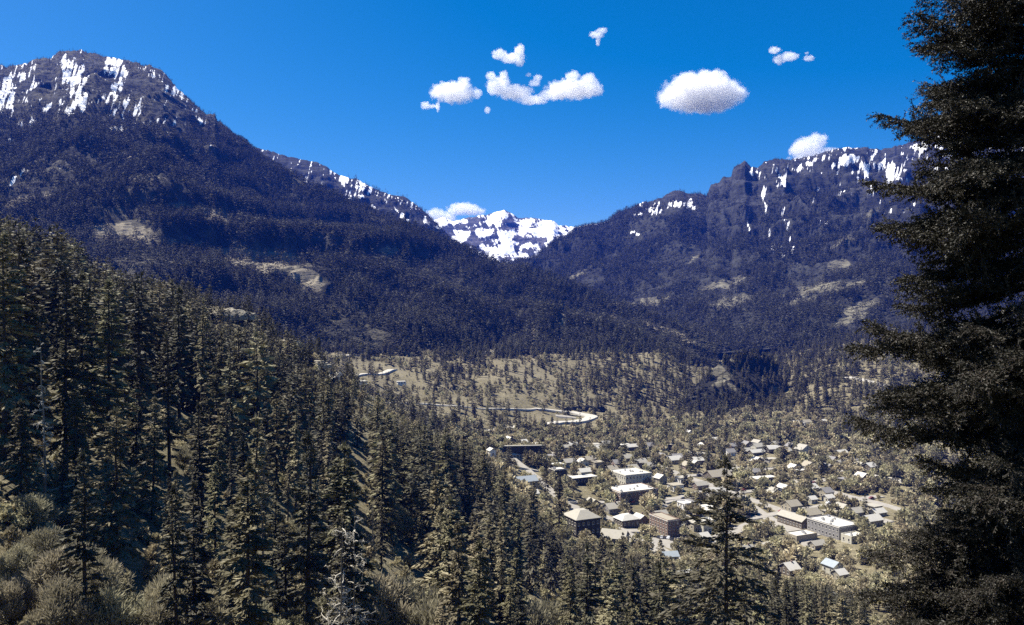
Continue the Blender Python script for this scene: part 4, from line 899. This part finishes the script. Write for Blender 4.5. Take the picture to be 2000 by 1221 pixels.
# ------------------------------------------------------------------ bleached dead trees
def dead_tree(px, top, Y, seed, label, spread=1.0):
    x = (px - 1000) / F * Y; z0 = gz(x, Y); h = -(top - HZ) / F * Y - z0; h = float(np.clip(h, 8, 24)); g = rng(seed)
    e = empty('dead_tree', (x, Y, z0 - .3)); tag(e, label, 'dead tree', 'bleached dead trees on the near slope'); mb = MB()
    tr = np.stack([0.35 * np.cumsum(g.normal(0, .35, 9)), 0.3 * np.cumsum(g.normal(0, .35, 9)), np.linspace(0, h, 9)], -1); tr[:, :2] -= tr[0, :2]
    V, Q = tube(tr, np.linspace(.2, .03, 9), 6); link('trunk', (lambda b: (b.add(V, Q), b.mesh('trunk', M['greywood']))[1])(MB()), e)
    def br(p, d, L, r, lev):
        pts = [p]; dd = d.copy(); n = 6
        for i in range(n):
            dd = unit(dd + g.normal(0, .28, 3) + [0, 0, -.12 if lev < 2 else -.05]); pts.append(pts[-1] + dd * L / n)
        V, Q = tube(pts, np.linspace(r, r * .3, n + 1), 5 if lev == 0 else 4); mb.add(V, Q)
        if lev < 2:
            for i in range(4 if lev == 0 else 3):
                k = int(g.integers(2, n + 1)); br(pts[k], unit(dd + g.normal(0, .75, 3)), L * g.uniform(.35, .6), r * .6, lev + 1)
    for i in range(30):
        t = g.uniform(.18, .98); p = np.array([np.interp(t * h, tr[:, 2], tr[:, k]) for k in range(3)]); a = g.random() * 6.28
        br(p, np.array([math.cos(a), math.sin(a), g.uniform(-.1, .55)]), spread * (1.2 + 3.0 * (1 - t)) * g.uniform(.6, 1.2), .075, 0)
    link('branches', mb.mesh('branches', M['bleached']), e)
dead_tree(690, 865, 104, 1, 'bleached dead tree with tangled white branches, the taller one', 1.15)
dead_tree(668, 1010, 92, 2, 'bleached dead tree with white drooping twigs, lower of the pair', 1.1)
dead_tree(92, 378, 112, 3, 'thin grey snag rising above the forest against the mountain', .45)
dead_tree(835, 745, 330, 4, 'slim grey snag standing up into the pale meadow', .4)
dead_tree(640, 1090, 100, 5, 'short bleached snag left below the white tangled tree', .9)
# fallen pale logs on the open patches
for i, (px, py, a, ln, lb) in enumerate([(95,965,10,7,'pale fallen log on the bare patch under leaning trunks'),(318,1010,110,6,'white fallen pole leaning beside the grassy bank'),(297,1005,60,5,'short white fallen branch on the grassy bank'),(540,1165,20,8,'pale log lying in the gap near the bottom edge'),(910,1090,140,6,'dark log on the narrow grassy strip'),(270,985,35,5,'weathered log at the top of the grassy bank'),(110,955,175,6,'grey log crossing above the pale fallen log')]):
    p = hit(px, py); mb = MB(); V, Q = tube([(-ln / 2, 0, .15), (0, 0.1, .22), (ln / 2, 0, .2)], [.16, .14, .07], 7); mb.add(V, Q)
    e = link('fallen_log', mb.mesh('fallen_log', M['bleached' if i != 4 else 'greywood'])); e.location = p + [0, 0, .25]; e.rotation_euler = (0, R(-12 if a < 90 else 14), R(a)); tag(e, lb, 'log', 'fallen logs on the near slope')

# ------------------------------------------------------------------ pale slabby rock domes
rk = mat('layered_rock', (0.34, 0.305, 0.23), 0.95, 0.35, 0.45, bump=0.8)
_m = rk.node_tree.nodes.new('ShaderNodeMapping'); _m.inputs['Scale'].default_value = (.5, .5, 5)
_nz = [n for n in rk.node_tree.nodes if n.type == 'TEX_NOISE'][0]; _tc = [n for n in rk.node_tree.nodes if n.type == 'TEX_COORD'][0]
rk.node_tree.links.new(_tc.outputs['Object'], _m.inputs[0]); rk.node_tree.links.new(_m.outputs[0], _nz.inputs['Vector'])
def dome(px, py, rx, ry, rz, seed, label):
    p = hit(px, py, 380); u_ = np.linspace(0, 2 * np.pi, 97); w = np.linspace(0, np.pi / 2, 28)[:, None]
    x = rx * np.cos(w) * np.cos(u_); y = ry * np.cos(w) * np.sin(u_); z = rz * np.sin(w) + 0 * u_
    n = fbm(x / 6 + 31, y / 6 + seed, seed, 5) - .5; st = 1.1; zz = z / st + n * 1.5; z2 = (np.floor(zz) + sstep(.2, .6, zz - np.floor(zz))) * st; k = 1 + .35 * n
    V = np.stack([x * k, y * k, z2 - 1.5], -1); o = link('rock_dome', mesh_np('rock_dome', V.reshape(-1, 3), gridfaces(28, 97), (rk,))); o.location = p; o.rotation_euler[2] = .2; tag(o, label, 'rock', 'pale rock domes at the end of the slope')
dome(452, 622, 17, 12, 7, 1, 'largest pale layered rock dome rising behind the forest edge')
rk2 = mat('dark_rock', (0.06, 0.057, 0.052), 0.95, 0.35, 0.5, bump=0.8); rk_ = rk; rk = rk2  # naturally dark rock for the ledge at the bend
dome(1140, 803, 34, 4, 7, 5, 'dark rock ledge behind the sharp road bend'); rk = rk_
dome(562, 676, 9, 8, 5, 2, 'smaller pale rock dome lower down behind the forest edge'); dome(620, 715, 8, 7, 4.5, 3, 'lowest pale rock knob nearest the meadow roads')
# ------------------------------------------------------------------ big spruce close to the viewer
def bough_mesh(seed):
    g = rng(seed); seg = []                            # (p0, p1, r)
    c1, c2, c3 = g.uniform(.0, .2), g.uniform(-.75, -.45), g.uniform(.36, .56)
    def axis(s): return np.array([s, 0.08 * math.sin(3 * s + seed), c1 * s + c2 * s ** 2 + c3 * s ** 3])
    for s0 in np.linspace(0, .96, 24): seg.append((axis(s0), axis(s0 + .042), .012 * (1 - s0) + .0025))
    for sgn in (-1, 1):
        for s in np.arange(.10, .985, .034):
            s = s + g.uniform(-.008, .008); p = axis(s); a = sgn * R(g.uniform(38, 66)); L = (.42 * (1 - s) ** .7 * g.uniform(.45, 1.15) + .06) * (np.clip(s / .3, .45, 1))
            d = np.array([math.cos(a), math.sin(a), g.normal(-.06, .18)]); n = max(2, int(L / .03)); q = p
            for i in range(n):
                q2 = q + d * (L / n) + [0, 0, -.005 * i + .0009 * i * i]; seg.append((q, q2, .0035))
                for sg in (-1, 1):
                    if g.random() < .9:
                        b = a + sg * R(g.uniform(30, 58)); l2 = g.uniform(.035, .095) * (1 - .5 * i / n); d2 = np.array([math.cos(b), math.sin(b), g.normal(-.1, .4)]); seg.append((q2, q2 + d2 * l2, .0022))
                q = q2
    p0 = np.array([s[0] for s in seg]); p1 = np.array([s[1] for s in seg]); d = p1 - p0; ln = np.linalg.norm(d, axis=1); du = d / ln[:, None]
    cnt = np.maximum(2, (ln / .0085).astype(int)) * 2; b = np.repeat(np.arange(len(seg)), cnt); n = len(b); t = g.random(n)
    P = p0[b] + d[b] * t[:, None]; rv = unit(g.normal(0, 1, (n, 3))); rv = unit(rv - (rv * du[b]).sum(1, keepdims=True) * du[b])
    D = unit(du[b] * .75 + rv * .8); V, Q = kites(P, D, g.uniform(.013, .022, n), np.full(n, .0034), unit(g.normal(0, 1, (n, 3))))
    mb = MB()
    for s in range(0, 24): Vt, Qt = tube([seg[s][0], seg[s][1]], [seg[s][2], seg[s][2] * .92], 5); mb.add(Vt, Qt)
    sr = np.array([s[2] for s in seg]); k = np.arange(24, len(seg)); w = np.cross(du[k], [0, 0, 1.]); w = unit(w) * sr[k][:, None]
    Vs = np.stack([p0[k] - w, p0[k] + w, p1[k] + w * .6, p1[k] - w * .6], 1).reshape(-1, 3)
    nb_ = sum(len(v) for v in mb.V); VV = np.concatenate(mb.V + [Vs, V]); QQ = [np.concatenate(mb.Q), np.arange(len(Vs)).reshape(-1, 4) + nb_, Q + nb_ + len(Vs)]
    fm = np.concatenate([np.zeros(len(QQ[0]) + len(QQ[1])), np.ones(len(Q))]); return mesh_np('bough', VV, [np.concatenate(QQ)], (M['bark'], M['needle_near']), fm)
BOUGH = [bough_mesh(900 + i) for i in range(8)]
SY = 14.0; SX = (2032 - 1000) / F * SY; sz = gz(SX, SY)
sp = empty('spruce_tree', (SX, SY, sz)); tag(sp, 'huge dark spruce close by, filling the whole edge of the view', 'spruce tree')
hh = 25.0; V, Q = tube([(0, 0, -.5), (0.05, 0, 6), (0, .05, 13), (0, 0, hh)], [.34, .29, .2, .04], 12); link('trunk', (lambda b: (b.add(V, Q), b.mesh('trunk', M['bark'], True))[1])(MB()), sp)
EDGE = np.array([(-200,1900),(0,1885),(40,1825),(90,1760),(150,1770),(235,1730),(265,1800),(300,1850),(350,1710),(440,1712),(480,1760),(550,1735),(600,1760),(650,1700),(700,1700),(760,1740),(850,1740),(930,1780),(1000,1790),(1050,1750),(1100,1720),(1160,1730),(1220,1690),(1400,1660)], float)
g = rng(77); nbh = 0
def bough(row, az, L, pitch):
    global nbh
    z = -(row - HZ) / F * SY - sz; o = link('bough', BOUGH[int(g.integers(8))], sp); o.location = (0, 0, z); o.scale = (L, L, L)
    o.rotation_euler = (g.normal(0, .25), pitch, az); nbh += 1
for (row, tip) in [(20,1850),(58,1790),(90,1745),(150,1772),(232,1732),(250,1790),(355,1712),(380,1730),(436,1714),(470,1770),(548,1735),(560,1770),(655,1680),(680,1700),(710,1690),(730,1690),(770,1725),(850,1682),(880,1700),(1000,1775),(1050,1702),(1100,1672),(1150,1690),(1210,1625)]:
    L = (2032 - tip) / F * SY * .95; bough(row + 4, math.pi + g.normal(0, .22), L, g.normal(.02, .05))
for row in np.linspace(-120, 1330, 80):
    row = row + g.uniform(-6, 6); ed = np.interp(row, EDGE[:, 0], EDGE[:, 1]) + 35; a = math.pi + g.uniform(-1.25, 1.25)
    t = (1000 - ed) / F; L = (SX + t * SY) / (-math.cos(a) - t * math.sin(a)) if False else 0
    for L in np.linspace(.6, 3.6, 40):
        if 1000 + F * (SX + L * math.cos(a)) / (SY + L * math.sin(a)) < ed: break
    bough(row - 6, a, min(L, 3.0) * g.uniform(.72, .98), g.normal(.06, .09))
for row in np.linspace(-100, 1330, 46): bough(row, g.uniform(1.3, 5.0), 1.9, g.normal(.05, .1))
for row in np.linspace(-300, 1400, 60): bough(row, g.uniform(-1.5, 1.5), np.interp(row, [-300, 1400], [1.6, 3.2]) * g.uniform(.75, 1), g.normal(.05, .1))

# ------------------------------------------------------------------ clouds, well beyond the haze
import bmesh
def cloud_mat(bl, k, seed, dens, wisp):
    m = bpy.data.materials.new('cloud_vapour'); m.use_nodes = True; t = m.node_tree; L = t.links.new; t.nodes.remove(t.nodes['Principled BSDF'])
    v = t.nodes.new('ShaderNodeVolumePrincipled'); v.inputs['Color'].default_value = (1, 1, 1, 1); v.inputs['Anisotropy'].default_value = 0.3
    tc = t.nodes.new('ShaderNodeTexCoord'); prev = None
    for (c, r) in bl:
        a = t.nodes.new('ShaderNodeVectorMath'); a.operation = 'SUBTRACT'; L(tc.outputs['Object'], a.inputs[0]); a.inputs[1].default_value = c
        b = t.nodes.new('ShaderNodeVectorMath'); b.operation = 'DIVIDE'; L(a.outputs[0], b.inputs[0]); b.inputs[1].default_value = r
        n = t.nodes.new('ShaderNodeVectorMath'); n.operation = 'LENGTH'; L(b.outputs[0], n.inputs[0])
        o = t.nodes.new('ShaderNodeMath'); o.operation = 'SUBTRACT'; o.inputs[0].default_value = 1; L(n.outputs['Value'], o.inputs[1])
        if prev is None: prev = o.outputs[0]
        else:
            x = t.nodes.new('ShaderNodeMath'); x.operation = 'SMOOTH_MAX'; x.inputs[2].default_value = .15; L(prev, x.inputs[0]); L(o.outputs[0], x.inputs[1]); prev = x.outputs[0]
    rm = float(np.mean([r[2] for c, r in bl])); nz = t.nodes.new('ShaderNodeTexNoise'); nz.noise_dimensions = '4D'; nz.inputs['W'].default_value = seed * 3.7
    nz.inputs['Scale'].default_value = 1.7 / max(rm, 40); nz.inputs['Detail'].default_value = 7; nz.inputs['Roughness'].default_value = .62; L(tc.outputs['Object'], nz.inputs['Vector'])
    q = t.nodes.new('ShaderNodeMath'); q.operation = 'MULTIPLY_ADD'; q.inputs[1].default_value = wisp; L(nz.outputs[0], q.inputs[0]); L(prev, q.inputs[2])
    r = t.nodes.new('ShaderNodeMapRange'); r.interpolation_type = 'SMOOTHSTEP'; r.inputs[1].default_value = wisp * .5 + .12; r.inputs[2].default_value = wisp * .5 + .40; r.inputs[4].default_value = dens
    L(q.outputs[0], r.inputs[0]); L(r.outputs[0], v.inputs['Density']); L(v.outputs[0], t.nodes['Material Output'].inputs['Volume']); return m
def cloud(label, blobs, Y=9500, seed=0, vox=None, rough=1.0):
    cx = np.mean([b[0] for b in blobs]); cy_ = np.mean([b[1] for b in blobs]); k = Y / F; bl = []; bm = bmesh.new(); g = rng(seed)
    sm = max(b[3] for b in blobs) < 10; gr = 1.75 if sm else 1.3
    for (bx, by, rx, ry) in blobs:
        c = ((bx - cx) * k, g.uniform(-.2, .2) * rx * k, -(by - cy_) * k); r = (rx * k * gr, max(rx * .6, ry) * k * gr, ry * k * gr); bl.append((c, r))
        bmesh.ops.create_icosphere(bm, subdivisions=3, radius=1, matrix=Matrix.Translation(c) @ Matrix.Diagonal((*r, 1)))
    me = bpy.data.meshes.new('cloud'); bm.to_mesh(me); bm.free(); me.materials.append(cloud_mat(bl, k, seed, (.010 if not sm else .012), 1.5 if not sm else 1.9))
    o = link('cloud', me); o.location = ((cx - 1000) * k, Y, -(cy_ - HZ) * k); tag(o, label, 'cloud', 'white clouds in the blue sky')
    m = o.modifiers.new('remesh', 'REMESH'); m.mode = 'VOXEL'; m.voxel_size = 22 if not sm else 10; m.use_smooth_shade = True
cloud('large rounded white cloud alone above the right hand mountain', [(1370,182,72,34),(1330,190,40,24),(1410,188,44,22),(1345,158,26,18),(1385,155,30,18),(1375,205,60,14)], seed=1)
cloud('white cloud bank in mid sky, block shaped left part', [(885,182,40,20),(905,165,14,14),(860,178,18,14),(930,184,12,9)], seed=2)
cloud('white cloud bank in mid sky, sagging middle part', [(975,170,24,18),(1005,182,34,14),(1040,194,28,9),(985,155,10,8)], seed=3)
cloud('white cloud bank in mid sky, peaked right part', [(1120,172,50,18),(1085,185,30,10),(1118,150,14,12),(1150,160,18,14),(1165,178,14,10)], seed=4)
cloud('ragged white cloud scrap above the middle of the cloud bank', [(975,105,10,7),(1000,113,18,7),(1015,100,7,9),(1015,122,7,6)], seed=5, vox=8, rough=1.6)
cloud('tiny wispy cloud highest in the middle of the sky', [(1165,68,10,5),(1176,60,8,4),(1168,80,3,7)], seed=6, vox=6, rough=2.0)
cloud('small ragged pair of clouds high beside the spruce', [(1513,98,9,5),(1522,116,8,7),(1542,110,13,6)], seed=7, vox=7, rough=1.7)
cloud('very small cloud scrap nearest to the spruce', [(1580,114,8,4),(1576,104,3,2)], seed=8, vox=6, rough=1.6)
cloud('white cloud peeping over the right mountain ridge', [(1580,288,30,20),(1595,275,20,14),(1560,292,16,16),(1615,298,26,10),(1600,310,50,14)], seed=9)
cloud('flat white cloud resting above the snowy peaks', [(905,407,22,8),(925,413,16,6),(892,412,14,6)], seed=10, vox=9)
cloud('low white cloud behind the left end of the snowy peaks', [(852,420,14,9),(868,428,18,9)], seed=11, vox=9)
cloud('small torn cloud below the left end of the cloud bank', [(830,206,6,6),(855,208,3,7),(842,208,8,3)], seed=12, vox=6, rough=1.8)
cloud('faint small cloud just above the gap in the cloud bank', [(1050,152,6,5),(1044,162,8,5),(1032,146,4,3)], seed=13, vox=6, rough=1.8)
cloud('pale little cloud scrap over the left part of the bank', [(958,148,7,6),(984,146,6,6)], seed=14, vox=6, rough=1.8)
cloud('lone speck of cloud under the cloud bank', [(952,215,4,5)], seed=15, vox=6, rough=1.6)

# ------------------------------------------------------------------ tree labels: kind and look, nearest landmark, order from it
LM = [('the pale rock dome', 450, 612), ('the tangled white dead tree', 690, 1000), ('the lower corner pale bushes', 80, 1090), ('the grey snag on the skyline', 92, 440), ('the grassy bank among trees', 275, 1040), ('the wide pale bottom bush', 780, 1160),
      ('the lone open conifer', 1416, 1010), ('the pale car park', 1300, 1065), ('the hipped roof building', 1140, 1030), ('the open tree gap', 360, 850), ('the twin black town conifers', 1080, 940), ('the narrow grassy strip', 905, 1110), ('the leaning trunks patch', 55, 930), ('the round bottom bush', 1060, 1195),
      ('the white cabin by the meadow', 705, 750), ('the slim meadow snag', 835, 790), ('the tall tan windowed building', 1245, 935), ('the big flat white roof', 1645, 1040), ('the lone small house', 1545, 1110), ('the ribbed barn', 1560, 1010), ('the large tan roof', 1395, 935), ('the upper road houses', 1530, 885), ('the sharp road bend', 1150, 818), ('the retaining wall', 1010, 872), ('the wide white hall roof', 1395, 1005), ('the thin road to the bend', 860, 793), ('the pale road under the spruce', 1680, 928)]
ORD = 'nearest second third fourth fifth sixth seventh eighth ninth tenth eleventh twelfth thirteenth fourteenth fifteenth sixteenth seventeenth eighteenth nineteenth twentieth'.split()
ORD += ['twenty-' + w for w in 'first second third fourth fifth sixth seventh eighth ninth'.split()] + ['thirtieth'] + ['thirty-' + w for w in 'first second third fourth fifth sixth seventh eighth ninth'.split()]
bk = {}
for t in TREES:
    e, px, top, base, kind, grp, h, adj = t; cyy = 0.5 * (max(top, 0) + min(base, 1221))
    j = min(range(len(LM)), key=lambda k: math.hypot(px - LM[k][1], cyy - LM[k][2])); d = math.hypot(px - LM[j][1], cyy - LM[j][2])
    dx, dy = px - LM[j][1], cyy - LM[j][2]
    rel = ('above' if dy < 0 else 'below') if abs(dy) > abs(dx) * 1.2 else ('townward of' if dx > 0 else 'uphill of')
    noun = {'conifer': 'conifer', 'bare': 'bare grey dead conifer', 'broadleaf': 'leafy tree'}[kind]
    size = ('tall' if h > 19 else 'short') if kind == 'conifer' else ('' if kind == 'bare' else ('large' if h > 7.5 else 'small'))
    sd_ = ''
    bk.setdefault((j, rel, noun, size, sd_), []).append((d, e, grp))
for (j, rel, noun, size, sd_), L in bk.items():
    L.sort(key=lambda q: q[0])
    for i, (d, e, grp) in enumerate(L):
        o = ORD[min(i, len(ORD) - 1)]; o = 'nearest to it' if i == 0 else o + ' nearest to it'
        lb = ' '.join(f"{size} {noun} {rel} {LM[j][0]}{sd_}, {o}".split()); tag(e, lb, 'tree', grp)
